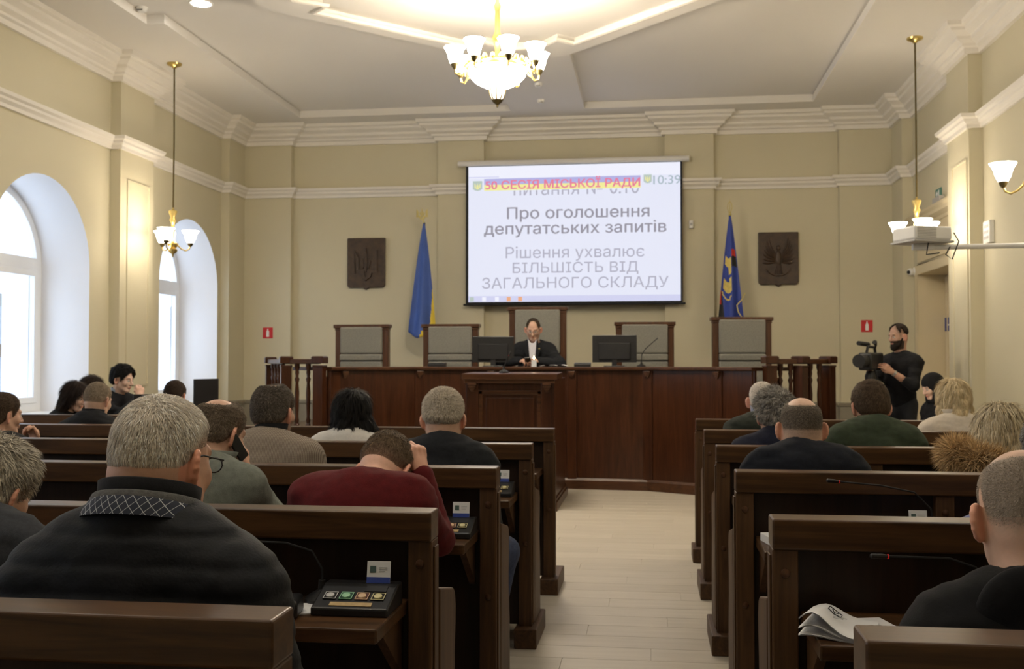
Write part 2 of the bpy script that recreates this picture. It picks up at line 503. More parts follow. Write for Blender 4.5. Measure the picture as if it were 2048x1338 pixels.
rim = sweep(med_i, [(0, ZM+0.01), (0, ZM-0.018), (-0.018, ZM-0.026), (-0.045, ZM-0.018), (-0.05, ZM+0.01)], closed=True)
rim.build('medallion_moulding', trim_mat, ce)

# ---- windows
def glass_material():
    m, nt, b = _new('window_glass')
    out = nt.nodes['Material Output']
    tr = nt.nodes.new('ShaderNodeBsdfTransparent'); tr.inputs['Color'].default_value = (0.95, 0.97, 0.98, 1)
    gl = nt.nodes.new('ShaderNodeBsdfGlossy'); gl.inputs['Roughness'].default_value = 0.02
    mx = nt.nodes.new('ShaderNodeMixShader'); mx.inputs[0].default_value = 0.04
    nt.links.new(tr.outputs[0], mx.inputs[1]); nt.links.new(gl.outputs[0], mx.inputs[2])
    nt.links.new(mx.outputs[0], out.inputs['Surface'])
    return m
glass = glass_material()
XW = XL-WDEP
def ringbar(mb_, inner, outer, x0, x1):
    n = len(inner)
    I0 = [(x0, a, z) for a, z in inner]; O0 = [(x0, a, z) for a, z in outer]
    I1 = [(x1, a, z) for a, z in inner]; O1 = [(x1, a, z) for a, z in outer]
    vs_ = I0+O0+I1+O1; fs_ = []
    for i in range(n-1):
        j = i+1
        fs_ += [(i, j, n+j, n+i), (2*n+i, 3*n+i, 3*n+j, 2*n+j), (i, 2*n+i, 2*n+j, j), (n+i, n+j, 3*n+j, 3*n+i)]
    mb_.add(vs_, fs_)
for k, c in enumerate(WIN):
    m_ = MB()
    A = arch_pts(c, WR, WSP, WSILL); B = arch_pts(c, WR-0.09, WSP, WSILL)
    ringbar(m_, B, A, XW-0.05, XW+0.03)
    m_.box(XW-0.05, XW+0.03, c-WR+0.08, c+WR-0.08, WSILL, WSILL+0.10)
    m_.box(XW-0.05, XW+0.03, c-WR+0.08, c+WR-0.08, 2.50, 2.64)
    m_.box(XW-0.05, XW+0.03, c-0.05, c+0.05, WSILL+0.09, 2.52)
    w = struct(m_.build('window_%d' % (k+1), pvc_mat, bevel=0.006), ['white arched window nearest the presidium corner', 'white arched window behind the seated staff', 'white arched window level with the middle rows', 'white arched window beside the front rows', 'white arched window at the rear of the hall'][k])
    for a, b in ((c-WR+0.09, c-0.05), (c+0.05, c+WR-0.09)):
        s_ = MB()
        for q in ((a, a+0.07, WSILL+0.10, 2.50), (b-0.07, b, WSILL+0.10, 2.50), (a+0.07, b-0.07, WSILL+0.10, WSILL+0.17), (a+0.07, b-0.07, 2.43, 2.50)):
            s_.box(XW-0.03, XW+0.045, *q)
        so = s_.build('sash', pvc_mat, w, bevel=0.006)
        MB().box(XW-0.004, XW+0.004, a+0.06, b-0.06, WSILL+0.16, 2.44).build('pane', glass, so)
    up = [(c - (WR-0.085)*math.cos(PI*i/24), 2.62 + (WR-0.085-0.10)*math.sin(PI*i/24)*1.0) for i in range(25)]
    MB().prism(up, XW-0.004, XW+0.004, 'x').build('pane', glass, w)
    h_ = MB(); h_.box(XW+0.045, XW+0.055, c+0.07, c+0.10, 1.60, 1.68)
    h_.tube([(XW+0.05, c+0.085, 1.64), (XW+0.085, c+0.085, 1.64), (XW+0.085, c+0.085, 1.50)], 0.009, 6)
    h_.build('handle', grey_pl, w, smooth=True)

# ---- what stands outside the windows: two pale roofs
def house(name, label, x, y, w, d, h, rh, rz):
    t = thing(name, label, 'building', (x, y, -6.0), rz)
    mw = mat(name+'_wall', (0.34, 0.33, 0.31), 0.9); mr = mat(name+'_roof', (0.23, 0.245, 0.27), 0.8, vary=0.1, nscale=2)
    MB().box(-w/2, w/2, -d/2, d/2, 0, h).build('wall', mw, t)
    MB().prism([(-d/2-0.4, h), (d/2+0.4, h), (0, h+rh)], -w/2-0.3, w/2+0.3, 'x').build('roof', mr, t)
    for q in (-0.3, 0.1):
        MB().box(w*q, w*q+0.9, -d*0.06, d*0.06+0.5, h+rh*0.6, h+rh+0.8).build('chimney', mw, t)
    for q in range(3):
        MB().box(w/2-0.02, w/2+0.03, -d*0.32+q*d*0.26, -d*0.32+q*d*0.26+1.1, h-2.3, h-0.7).build('window', pvc_mat, t)
    return t
house('town_house', 'pale hipped roof seen low through the arched window', -24, 30, 12, 14, 6.6, 2.6, 0.1)
house('long_house', 'long grey roof of the building across the street', -32, 52, 14, 26, 8.2, 2.2, -0.15)
# ================================================================== PRESIDIUM
ZP = 0.60
FRONT = [(-3.55, 11.20), (-3.44, 11.42), (-2.68, 11.93), (-1.85, 12.03), (-0.91, 12.03), (-0.04, 11.95), (0.72, 11.52), (1.07, 11.15)]
pf = thing('dais_platform', 'raised dark wooden platform carrying the presidium chairs', 'platform')
poly = [(x, y+0.04) for x, y in FRONT] + [(1.42, 11.06), (1.66, 11.18), (2.06, 11.55), (2.10, 15.55), (-5.0, 15.55), (-5.0, 12.95), (-4.12, 11.06), (-3.56, 11.06)]
MB().prism(poly, 0, ZP-0.02).build('platform_body', dais_z, pf)
MB().prism(poly, ZP-0.02, ZP).build('platform_floor', dais_x, pf)

ct = thing('presidium_counter', 'long curved dark wooden presidium counter with panelled front', 'counter')
ZK = 1.395
for (a, b) in zip(FRONT[:-1], FRONT[1:]):
    d = Vector((b[0]-a[0], b[1]-a[1])); L = d.length; ang = math.atan2(d.y, d.x)
    m_ = MB(); m_.obox(((a[0]+b[0])/2, (a[1]+b[1])/2, 0.68), (L, 0.03, 1.36), (0, 0, ang)); m_.build('front_panel', dais_z, ct)
sweep(FRONT, [(0.055, 1.355), (0.065, 1.365), (0.065, 1.388), (0.055, ZK), (-0.55, ZK), (-0.55, 1.355)]).build('worktop', dais_x, ct, bevel=0.004)
sweep(FRONT, [(-0.02, 0), (0.05, 0), (0.05, 0.10), (0.03, 0.125), (-0.02, 0.125)]).build('plinth', dais_x, ct)
for i, (x, y) in enumerate(FRONT[1:-1]):
    a = FRONT[i]; b = FRONT[i+2]; ang = math.atan2(b[1]-a[1], b[0]-a[0])
    nx, ny = math.sin(ang), -math.cos(ang)
    p_ = MB(); p_.obox((x+nx*0.015, y+ny*0.015, 0.69), (0.11, 0.05, 1.33), (0, 0, ang)); p_ = p_.build('stile', dais_z, ct, bevel=0.005)
    c_ = MB()
    for z, w, t in ((1.335, 0.075, 0.045), (1.315, 0.065, 0.04), (1.295, 0.045, 0.032), (1.278, 0.025, 0.022)):
        c_.obox((x+nx*(0.03+t/2), y+ny*(0.03+t/2), z), (w, t, 0.022), (0, 0, ang))
    c_.build('corbel', chair_w, p_, bevel=0.003)
for s, (x, y) in ((-1, (-3.55, 11.20)), (1, (1.07, 11.15))):
    MB().box(min(x, x-s*0.04), max(x, x-s*0.04), y, y+0.55, 0, 1.36).build('end_panel', dais_z, ct)

# ---- speaker's lectern
lc = thing('lectern', 'tall dark wooden lectern in front of the presidium counter', 'lectern', (-1.385, 10.2, 0))
MB().box(-0.40, 0.40, 0.02, 0.05, 0.1, 1.28).build('front_panel', dais_z, lc)
for s in (-1, 1):
    MB().box(min(s*0.40, s*0.44), max(s*0.40, s*0.44), 0.0, 1.25, 0.1, 1.28).build('side_panel', dais_z, lc, bevel=0.004)
    sp_ = MB().box(min(s*0.31, s*0.43), max(s*0.31, s*0.43), -0.01, 0.03, 0.1, 1.27).build('stile', dais_z, lc, bevel=0.005)
    c_ = MB()
    for z, w, t in ((1.235, 0.085, 0.045), (1.21, 0.07, 0.04), (1.187, 0.05, 0.03), (1.167, 0.03, 0.02)):
        c_.box(s*0.37-w/2, s*0.37+w/2, -0.01-t, -0.008, z-0.012, z+0.012)
    c_.build('corbel', chair_w, sp_, bevel=0.003)
m_ = MB()
for q in ((-0.31, 0.31, 1.13, 1.17), (-0.31, 0.31, 0.22, 0.26), (-0.31, -0.27, 0.22, 1.17), (0.27, 0.31, 0.22, 1.17)): m_.box(q[0], q[1], -0.002, 0.025, q[2], q[3])
m_.build('panel_frame', dais_x, lc, bevel=0.006)
MB().box(-0.24, 0.24, 0.008, 0.025, 0.29, 1.10).build('raised_panel', dais_z, lc, bevel=0.01)
MB().prism([(-0.05, 1.275), (0.55, 1.275), (0.55, 1.345), (-0.05, 1.335)], -0.47, 0.47, 'x').build('desk_top', dais_x, lc, bevel=0.006)
MB().prism([(-0.03, 1.24), (0.5, 1.24), (0.5, 1.276), (-0.03, 1.276)], -0.45, 0.45, 'x').build('cornice', dais_x, lc, bevel=0.005)
m_ = MB(); m_.box(-0.47, 0.47, -0.045, 0.06, 0, 0.085); m_.box(-0.455, 0.455, -0.03, 0.06, 0.085, 0.115)
for s in (-1, 1):
    m_.box(min(s*0.39, s*0.47), max(s*0.39, s*0.47), 0.05, 1.27, 0, 0.085); m_.box(min(s*0.39, s*0.455), max(s*0.39, s*0.455), 0.05, 1.26, 0.085, 0.115)
m_.build('plinth', dais_x, lc, bevel=0.006)

# ---- balustrades at both ends of the platform
def baluster(parent, x, y, z0=0.72, z1=1.43):
    h = z1-z0
    pr = [(0.030, 0), (0.030, .06), (0.018, .075), (0.026, .12), (0.018, .17), (0.021, .30), (0.026, .55), (0.017, .70), (0.028, .76), (0.016, .80), (0.024, .86), (0.020, .90), (0.030, .93), (0.030, 1.0)]
    MB().lathe([(r, z0+h*t) for r, t in pr], 12, (x, y, 0)).build('baluster', dais_z, parent, smooth=True, ang=50)
def newel(parent, x, y, rz, w=0.115):
    o = MB(); R = Euler((0, 0, rz)).to_matrix()
    o.obox((x, y, ZP+0.40), (w, w, 0.80), R)
    for z, g, h in ((ZP+0.05, 0.03, 0.10), (1.405, 0.012, 0.02), (1.47, 0.03, 0.07), (1.507, 0.015, 0.012)): o.obox((x, y, z), (w+g, w+g, h), R)
    o.build('newel_post', dais_z, parent, bevel=0.005)
def rails(parent, a, b):
    d = Vector((b[0]-a[0], b[1]-a[1])); ang = math.atan2(d.y, d.x); c = ((a[0]+b[0])/2, (a[1]+b[1])/2)
    m = MB(); m.obox((c[0], c[1], 1.455), (d.length, 0.085, 0.055), (0, 0, ang)); m.build('handrail', dais_x, parent, bevel=0.008)
    m = MB(); m.obox((c[0], c[1], 0.68), (d.length, 0.08, 0.09), (0, 0, ang)); m.build('bottom_rail', dais_x, parent, bevel=0.006)
def balustrade(label, posts, counts):
    t = thing('balustrade', label, 'balustrade', group='balustrades at the ends of the platform')
    for i, p in enumerate(posts):
        q = posts[i+1] if i < len(posts)-1 else posts[i-1]
        newel(t, p[0], p[1], math.atan2(q[1]-p[1], q[0]-p[0]))
    for (a, b), n in zip(zip(posts[:-1], posts[1:]), counts):
        rails(t, a, b)
        for k in range(n):
            f = (k+1)/(n+1); baluster(t, a[0]+(b[0]-a[0])*f, a[1]+(b[1]-a[1])*f)
    return t
balustrade('turned wooden balustrade at the window end of the platform', [(-3.63, 11.16), (-4.03, 11.20), (-4.83, 12.85)], [2, 4])
balustrade('turned wooden balustrade near the cameraman', [(1.22, 11.18), (1.545, 11.28), (1.89, 11.68)], [2, 2])

# ---- high-backed chairs
def make_chair(loc, rz, back, label):
    t = thing('presidium_chair', label, 'chair', loc, rz, 'high-backed chairs behind the presidium counter')
    W = 0.36
    for s in (-1, 1):
        MB().box(min(s*0.285, s*W), max(s*0.285, s*W), 0.20, 0.28, 0, back-0.045).build('back_post', chair_w, t, bevel=0.006)
        MB().box(min(s*0.30, s*0.355), max(s*0.30, s*0.355), -0.25, -0.19, 0, 0.62).build('leg', chair_w, t, bevel=0.005)
        MB().box(min(s*0.29, s*0.36), max(s*0.29, s*0.36), -0.28, 0.20, 0.62, 0.665).build('armrest', chair_w, t, bevel=0.01)
    m = MB(); m.box(-W-0.02, W+0.02, 0.175, 0.30, back-0.045, back); m.box(-W-0.005, W+0.005, 0.19, 0.285, back-0.075, back-0.045)
    m.build('top_rail', chair_w, t, bevel=0.006)
    MB().box(-0.29, 0.29, 0.24, 0.27, 0.35, back-0.07).build('back_board', chair_w, t)
    MB().box(-0.284, 0.284, 0.165, 0.245, 0.955, back-0.03).build('back_cushion', chair_f, t, smooth=True, bevel=0.02, seg=3)
    MB().box(-0.284, 0.284, 0.150, 0.245, 0.865, 0.95).build('lumbar_cushion', chair_f, t, smooth=True, bevel=0.02, seg=3)
    MB().box(-0.284, 0.284, 0.165, 0.245, 0.46, 0.86).build('lower_cushion', chair_f, t, smooth=True, bevel=0.02, seg=3)
    MB().box(-0.29, 0.29, -0.24, 0.22, 0.30, 0.37).build('seat_frame', chair_w, t)
    MB().box(-0.285, 0.285, -0.25, 0.20, 0.37, 0.47).build('seat', chair_f, t, smooth=True, bevel=0.03, seg=3)
    return t
make_chair((-3.71, 12.85, ZP), -0.10, 1.33, 'high-backed grey chair at the window end of the presidium')
make_chair((-2.56, 12.95, ZP), -0.04, 1.335, 'grey high-backed chair beside the blue and yellow flag')
make_chair((-1.42, 12.85, ZP), 0.0, 1.54, 'tallest grey high-backed chair, under the projection screen')
make_chair((-0.08, 12.95, ZP), 0.03, 1.35, 'grey high-backed chair behind the lone gooseneck microphone')
make_chair((1.12, 12.85, ZP), 0.13, 1.40, 'grey high-backed chair below the flag with the yellow emblem')

# ---- things on the counter
def monitor(loc, rz, w, h, label):
    t = thing('monitor', label, 'monitor', loc, rz, 'monitors on the presidium counter')
    MB().box(-w/2, w/2, -0.012, 0.012, 0.05, 0.05+h).build('screen_panel', black_m, t, bevel=0.006)
    MB().box(-w*0.36, w*0.36, -0.035, -0.010, 0.08, 0.05+h*0.72).build('rear_cover', blackmat, t, bevel=0.012)
    MB().box(-0.03, 0.03, -0.03, -0.005, 0.005, 0.16).build('stand_neck', black_m, t, bevel=0.004)
    MB().box(-0.12, 0.12, -0.09, 0.09, 0, 0.012).build('stand_base', black_m, t, bevel=0.004)
    return t
monitor((-1.88, 12.37, ZK), 0.10, 0.50, 0.31, 'black monitor left of the chairman, seen from the back')
monitor((-0.435, 12.34, ZK), -0.05, 0.52, 0.32, 'black monitor right of the chairman, seen from the back')
def gooseneck(name, loc, pts, label, led=True, base=True, group='gooseneck microphones'):
    t = thing(name, label, 'microphone', loc, 0, group)
    if base: MB().lathe([(0.05, 0), (0.05, 0.012), (0.03, 0.025), (0.012, 0.035), (0.010, 0.06)], 16).build('base', black_m, t, smooth=True)
    MB().tube(pts, 0.0032 if 'desk' in name else 0.006, 6).build('gooseneck', blackmat, t, smooth=True)
    a, b = Vector(pts[-2]), Vector(pts[-1]); d = (b-a).normalized()
    MB().tube([b-d*0.01, b+d*0.005, b+d*0.032, b+d*0.036], [0.0045, 0.0072, 0.0072, 0.004], 10).build('capsule', black_m, t, smooth=True)
    if led: MB().tube([b-d*0.012, b-d*0.009], 0.0062, 10).build('light_ring', led_m, t, smooth=True)
    return t
led_m = emis('red_led', (0.7, 0.015, 0.015), 0.3)
gooseneck('gooseneck_microphone', (-0.121, 12.22, ZK), [(0, 0, 0.05), (0.005, 0, 0.14), (0.05, 0, 0.21), (0.12, 0, 0.27), (0.165, 0, 0.31)], 'gooseneck microphone standing on the counter beside the right monitor', led=False)
gooseneck('gooseneck_microphone', (-1.475, 10.42, 1.34), [(0, 0, 0.03), (0.01, 0, 0.08), (0.035, 0, 0.15), (0.055, 0, 0.185)], 'gooseneck microphone with a red light on the lectern', led=True)
def console(loc, w, label):
    t = thing('microphone_base', label, 'microphone base', loc, 0, 'low black boxes on the presidium counter')
    MB().prism([(-0.07, 0), (0.07, 0), (0.07, 0.05), (-0.07, 0.035)], -w/2, w/2, 'x').build('case', black_m, t, bevel=0.004)
    MB().box(-w*0.4, w*0.4, -0.03, 0.05, 0.046, 0.049).build('key_field', grey_pl, t)
console((-2.525, 12.2, ZK), 0.2, 'low black box in front of the chair beside the flag')
console((-0.80, 12.2, ZK), 0.19, 'low black box beside the right monitor')
cd = thing('candle', 'white lit candle standing on the counter before the chairman', 'candle', (-1.37, 12.2, ZK))
MB().lathe([(0.030, 0), (0.030, 0.075), (0.026, 0.078), (0.005, 0.074)], 16).build('wax', emis('candle_wax', (1.0, 0.9, 0.75), 0.35), cd, smooth=True, ang=40)
MB().tube([(0, 0, 0.072), (0, 0, 0.088)], 0.0015, 6).build('wick', blackmat, cd)
MB().lathe([(0.0, 0.082), (0.008, 0.092), (0.009, 0.100), (0.004, 0.118), (0.0, 0.130)], 10).build('flame', emis('candle_flame', (1.0, 0.72, 0.35), 14.0), cd, smooth=True)
for i, (x, y, rz) in enumerate(((-1.20, 12.24, 0.2), (-1.08, 12.20, -0.25))):
    o = MB()
    rows = [[(-0.10+0.05*k, -0.06+0.12*j, 0.002+0.006*(i+1)+0.012*math.sin(1.3*k+i)**2) for k in range(5)] for j in range(2)]
    o.grid(rows); o.grid([[(a, b, c-0.005) for a, b, c in r] for r in rows])
    o = o.build('paper_sheets', paper); o.location = (x, y, ZK); o.rotation_euler = (0, 0, rz)
    tag(o, ['loose white papers right beside the chairman\'s candle', 'curled white papers nearer the right monitor'][i], 'paper', 'papers on the presidium counter')

# ---- projection screen with the slide
SX0, SX1, SZ0, SZ1, SY = -2.745, 0.432, 2.335, 4.385, 15.44
sc_ = thing('projection_screen', 'pull-down projection screen showing a Ukrainian text slide', 'screen', (0, SY, 0))
m_ = MB()
prof = [(0.045*math.cos(a)*1.0, 0.042*math.sin(a)) for a in [2*PI*i/14 for i in range(14)]]
m_.prism([(0.02+a, 4.43+b) for a, b in prof], SX0-0.14, SX1+0.12, 'x'); m_.build('roller_case', white_pl, sc_, smooth=True, ang=50)
for s, x in ((-1, SX0-0.14), (1, SX1+0.12)):
    MB().box(min(x, x-s*0.05), max(x, x-s*0.05), 0.02, 0.12, 4.40, 4.47).build('bracket', white_pl, sc_, bevel=0.004)
MB().box(SX0-0.018, SX1+0.02, 0.012, 0.016, 2.30, 4.42).build('screen_fabric', blackmat, sc_)
MB().tube([(SX0-0.055, 0.012, 2.305), (SX1+0.06, 0.012, 2.305)], 0.014, 8).build('bottom_bar', blackmat, sc_, smooth=True)
SL0, SL1 = SX0+0.02, SX1-0.01
slide_m = emis('lit_slide', (0.80, 0.83, 0.98), 0.80)
slide = MB().box(SL0, SL1, 0.006, 0.0122, SZ0+0.01, SZ1-0.005).build('slide', slide_m, sc_)
def flat(x0, x1, z0, z1, m, name='slide_band', y=0.004):
    return MB().box(x0, x1, y, 0.0065, z0, z1).build(name, m, slide)
def px_x(px): return SX0 + (px-935)/(1362-935)*(SX1-SX0)     # slide layout measured on the slide itself
def px_z(py): return SZ1 - (py-327)/(604.5-327)*(SZ1-SZ0)
E_grey = emis('slide_grey', (0.46, 0.46, 0.58), 0.76)
E_dark = emis('slide_darkgrey', (0.32, 0.31, 0.38), 0.76)
E_clock = emis('slide_clock', (0.42, 0.52, 0.60), 0.76)
E_red = emis('slide_red', (0.86, 0.22, 0.36), 0.76)
E_blue = emis('slide_blue', (0.48, 0.48, 0.84), 0.76)
E_yel = emis('slide_yellow', (0.95, 0.90, 0.36), 0.76)
E_lav = emis('slide_lavender', (0.68, 0.70, 0.95), 0.76)
E_wht = emis('slide_white', (0.86, 0.88, 1.0), 0.82)
E_crest = emis('slide_crest', (0.55, 0.66, 0.62), 0.7)
E_org = emis('slide_orange', (0.90, 0.45, 0.25), 0.75)
GL = {}
def contours(body):
    """outline polylines of a string in the built-in typeface"""
    cu = bpy.data.curves.new('lettering', 'FONT'); cu.body = body; cu.size = 1.0
    o = bpy.data.objects.new('lettering', cu); COL.objects.link(o)
    dg = bpy.context.evaluated_depsgraph_get()
    c2 = o.evaluated_get(dg).to_curve(dg)
    out = []
    for s in c2.splines:
        pts = []
        bp = list(s.bezier_points); n = len(bp)
        for i in range(n):
            p, q = bp[i], bp[(i+1) % n]
            for k in range(6):
                t = k/6; u = 1-t
                v = p.co*u**3 + p.handle_right*3*u*u*t + q.handle_left*3*u*t*t + q.co*t**3
                pts.append((v.x, v.y))
        out.append(np.array(pts))
    bpy.data.objects.remove(o); bpy.data.curves.remove(cu)
    return out
def glyph(ch):
    if ch not in GL:
        bar = min(c[:, 0].min() for c in contours('|'))
        adv = max(contours(ch+'|'), key=lambda c: c[:, 0].max())[:, 0].min() - bar
        GL[ch] = (contours(ch) if ch != ' ' else [], adv)
    return GL[ch]
def winding(cs, X, Y):
    """nonzero winding number of points (overlapping strokes stay filled)"""
    W = np.zeros(X.shape, int)
    for P in cs:
        Q = np.roll(P, -1, 0)
        for (x0, y0), (x1, y1) in zip(P, Q):
            if y0 == y1: continue
            up_ = (y0 <= Y) & (y1 > Y); dn = (y1 <= Y) & (y0 > Y)
            xi = x0 + (Y-y0)*(x1-x0)/(y1-y0)
            W += (up_ & (xi > X)).astype(int) - (dn & (xi > X)).astype(int)
    return W != 0
def letter(body, px0, px1, base, top, m, bold=0.0, cap='П', y=0.0035, parent=None, clip_top=None, h=1/44):
    caph = max(c[:, 1].max() for c in glyph(cap)[0])
    pos = []; x = 0
    for ch in body: pos.append(x); x += glyph(ch)[1]
    first = min(c[:, 0].min() for c in glyph(body[0])[0]); last = pos[-1]+max(c[:, 0].max() for c in glyph(body[-1])[0])
    X0, X1, zb, zt = px_x(px0), px_x(px1), px_z(base), px_z(top)
    for ch, ox in zip(body, pos):
        if ch == ' ': continue
        cs = glyph(ch)[0]; lo = np.min([c.min(0) for c in cs], 0)-h-bold; hi = np.max([c.max(0) for c in cs], 0)+h+bold
        gx = np.arange(lo[0], hi[0], h); gy = np.arange(lo[1], hi[1], h)
        CX_, CY_ = np.meshgrid(gx+h/2, gy+h/2, indexing='ij')
        ins = winding(cs, CX_, CY_)
        if bold: ins = ins | winding(cs, CX_-bold, CY_) | winding(cs, CX_+bold, CY_) | winding(cs, CX_, CY_+bold*0.6) | winding(cs, CX_, CY_-bold*0.6)
        vid = {}; V = []; F_ = []
        def vert(i, j):
            if (i, j) not in vid:
                vid[(i, j)] = len(V); z = zb+(lo[1]+j*h)/caph*(zt-zb)
                V.append((X0+(lo[0]+i*h+ox-first)/(last-first)*(X1-X0), y, z))
            return vid[(i, j)]
        for i, j in zip(*np.nonzero(ins)):
            if clip_top is not None and zb+(lo[1]+(j+1)*h)/caph*(zt-zb) > px_z(clip_top): continue
            F_.append((vert(i, j), vert(i+1, j), vert(i+1, j+1), vert(i, j+1)))
        if F_: MB().add(V, F_).build('letter', m, parent or slide)
flat(SL0, SL1, px_z(352), SZ1-0.006, E_wht)
flat(SL0, px_x(1000), px_z(350.5), px_z(348.5), E_lav, 'toolbar', 0.003)
flat(px_x(970), px_x(1283), px_z(365), px_z(353), E_blue)
flat(px_x(970), px_x(1283), px_z(377), px_z(365), E_yel)
letter('50 СЕСІЯ МІСЬКОЇ РАДИ', 973, 1282, 374, 357, E_red, 0.022, 'С')
letter('питання № 0.10', 1030, 1280, 388, 368, E_grey, 0.0, 'п', y=0.005, clip_top=377.5)
letter('10:39', 1308, 1361, 371, 354, E_clock, 0.004, '0')
letter('Про оголошення', 1017, 1300, 435, 412, E_dark, 0.012)
letter('депутатських запитів', 970, 1333, 466, 449, E_dark, 0.012, 'т')
letter('Рішення ухвалює', 1014, 1290, 515, 492, E_grey)
letter('БІЛЬШІСТЬ ВІД', 1028, 1278, 545, 524, E_grey)
letter('ЗАГАЛЬНОГО СКЛАДУ', 966, 1337, 576, 554, E_grey)
def trident_polys():
    """the trident as flat outlines in a unit box x -1..1, z 0..1.4"""
    P = [[(-0.11, 0.35), (0.11, 0.35), (0.13, 0.9), (0.0, 1.4), (-0.13, 0.9)]]
    for s in (-1, 1):
        P.append([(s*0.98, 1.30), (s*0.80, 1.12), (s*0.80, 0.42), (s*0.98, 0.32)])
        P.append([(s*0.80, 1.12), (s*0.62, 0.95), (s*0.62, 0.45), (s*0.80, 0.42)])
        P.append([(s*0.80, 0.45), (s*0.12, 0.45), (s*0.12, 0.32), (s*0.98, 0.32)])
        P.append([(s*0.45, 0.80), (s*0.28, 0.95), (s*0.12, 0.55), (s*0.28, 0.48)])
        P.append([(s*0.12, 0.33), (s*0.55, 0.33), (s*0.45, 0.12), (0, -0.05), (0, 0.10)])
    return P
def crest(px0, px1, py0, py1):
    x0, x1, z0, z1 = px_x(px0), px_x(px1), px_z(py1), px_z(py0); c = (x0+x1)/2; w = x1-x0; h = z1-z0
    o = MB().prism([(x0, z1), (x0, z0+h*0.2), (x0+w*0.2, z0+h*0.06), (c, z0), (x1-w*0.2, z0+h*0.06), (x1, z0+h*0.2), (x1, z1)], 0.004, 0.0065, 'y').build('crest', E_crest, slide)
    t = MB()
    for p in trident_polys(): t.prism([(c+a*w*0.32, z0+h*0.16+b*h*0.48) for a, b in p], 0.0025, 0.0045, 'y')
    t.build('trident', E_yel, slide)
crest(947, 966, 357, 377); crest(1289, 1305, 350, 369)
flat(SL0, SL1, SZ0+0.011, px_z(591), E_lav, 'taskbar')
for px, m in ((945, E_crest), (970, E_wht), (996, E_wht), (1020, E_org), (1043, E_org)):
    flat(px_x(px)-0.03, px_x(px)+0.03, px_z(602), px_z(593), m, 'taskbar_icon', 0.0025)

# ---- carved plaques
def plaque(x, z, w, h, label, kind):
    t = thing('carved_plaque', label, 'plaque', (x, YB, z), 0, 'carved wooden coats of arms on the back wall')
    w2, h2 = w/2, h/2; r = 0.05
    o = [(-w2, h2), (-w2, -h2+r)] + [(-w2+r-r*math.cos(a), -h2+r-r*math.sin(a)) for a in (0.5, 1.0, 1.4)] + [(-0.05, -h2), (0, -h2-0.035), (0.05, -h2)] + [(w2-r+r*math.cos(a), -h2+r-r*math.sin(a)) for a in (1.4, 1.0, 0.5)] + [(w2, -h2+r), (w2, h2)]
    MB().prism(o, -0.05, -0.002, 'y').build('shield', carved, t, bevel=0.012)
    m = MB()
    if kind == 0:
        for p in trident_polys(): m.prism([(a*w*0.30, -h*0.34+b*h*0.46) for a, b in p], -0.075, -0.045, 'y')
        m.build('trident_relief', carved, t, bevel=0.006)
    else:
        m.ball((0, -0.05, 0.0), 0.06, sc=(0.75, 0.4, 1.9)); m.ball((0.0, -0.06, 0.15), 0.035, sc=(0.9, 0.6, 1.1))
        m.build('eagle_body', carved, t, smooth=True)
        for s in (-1, 1):
            f = MB()
            for i in range(7):
                a = 0.15+0.21*i
                p0 = Vector((s*0.05, -0.052, 0.06-0.02*i)); p1 = p0 + Vector((s*math.sin(a*0.75+0.25), 0, math.cos(a*1.15)))*(0.25-0.012*i)
                f.tube([p0, (p0+p1)/2+Vector((s*0.02, 0, -0.01)), p1], [0.014, 0.018, 0.006], 6)
            f.build('wing', carved, t, smooth=True)
        q = MB()
        for i in range(5): q.tube([(0.012*(i-2), -0.052, -0.09), (0.028*(i-2), -0.052, -0.23)], [0.012, 0.014], 6)
        q.build('tail', carved, t, smooth=True)
        q = MB(); q.tube([(0.2*math.sin(a), -0.05, -0.06-0.20*math.cos(a)) for a in [-1.1+0.22*i for i in range(11)]], 0.010, 6); q.build('wreath', carved, t, smooth=True)
plaque(-4.36, 2.975, 0.60, 0.77, 'dark carved plaque with a trident on the window side', 0)
plaque(1.84, 2.965, 0.575, 0.77, 'dark carved plaque with a spread eagle near the door side', 1)

# ---- flags on poles
blue_f = mat('blue_flag_cloth', (0.045, 0.105, 0.40), 0.55, vary=0.08, nscale=5, sheen=0.2)
yel_f = mat('yellow_flag_cloth', (0.80, 0.60, 0.05), 0.55, vary=0.06, nscale=5)
blk_f = mat('black_flag_cloth', (0.01, 0.01, 0.012), 0.6); red_f = mat('red_flag_cloth', (0.55, 0.03, 0.02), 0.6)
ynav = mat('deep_blue_flag_cloth', (0.02, 0.05, 0.33), 0.5, vary=0.08, nscale=5, sheen=0.2)
emb_f = mat('emblem_yellow_cloth', (0.70, 0.55, 0.14), 0.6, vary=0.12, nscale=25)
def flag_pole(name, label, x, y, top, parts):
    t = thing(name, label, 'flag', (x, y, ZP), 0)
    MB().lathe([(0.16, 0), (0.16, 0.02), (0.06, 0.05), (0.03, 0.12)], 24).build('base', black_m, t, smooth=True, ang=40)
    MB().tube([(0, 0, 0.05), (0, 0, top-ZP)], 0.016, 10).build('pole', black_m, t, smooth=True)
    return t
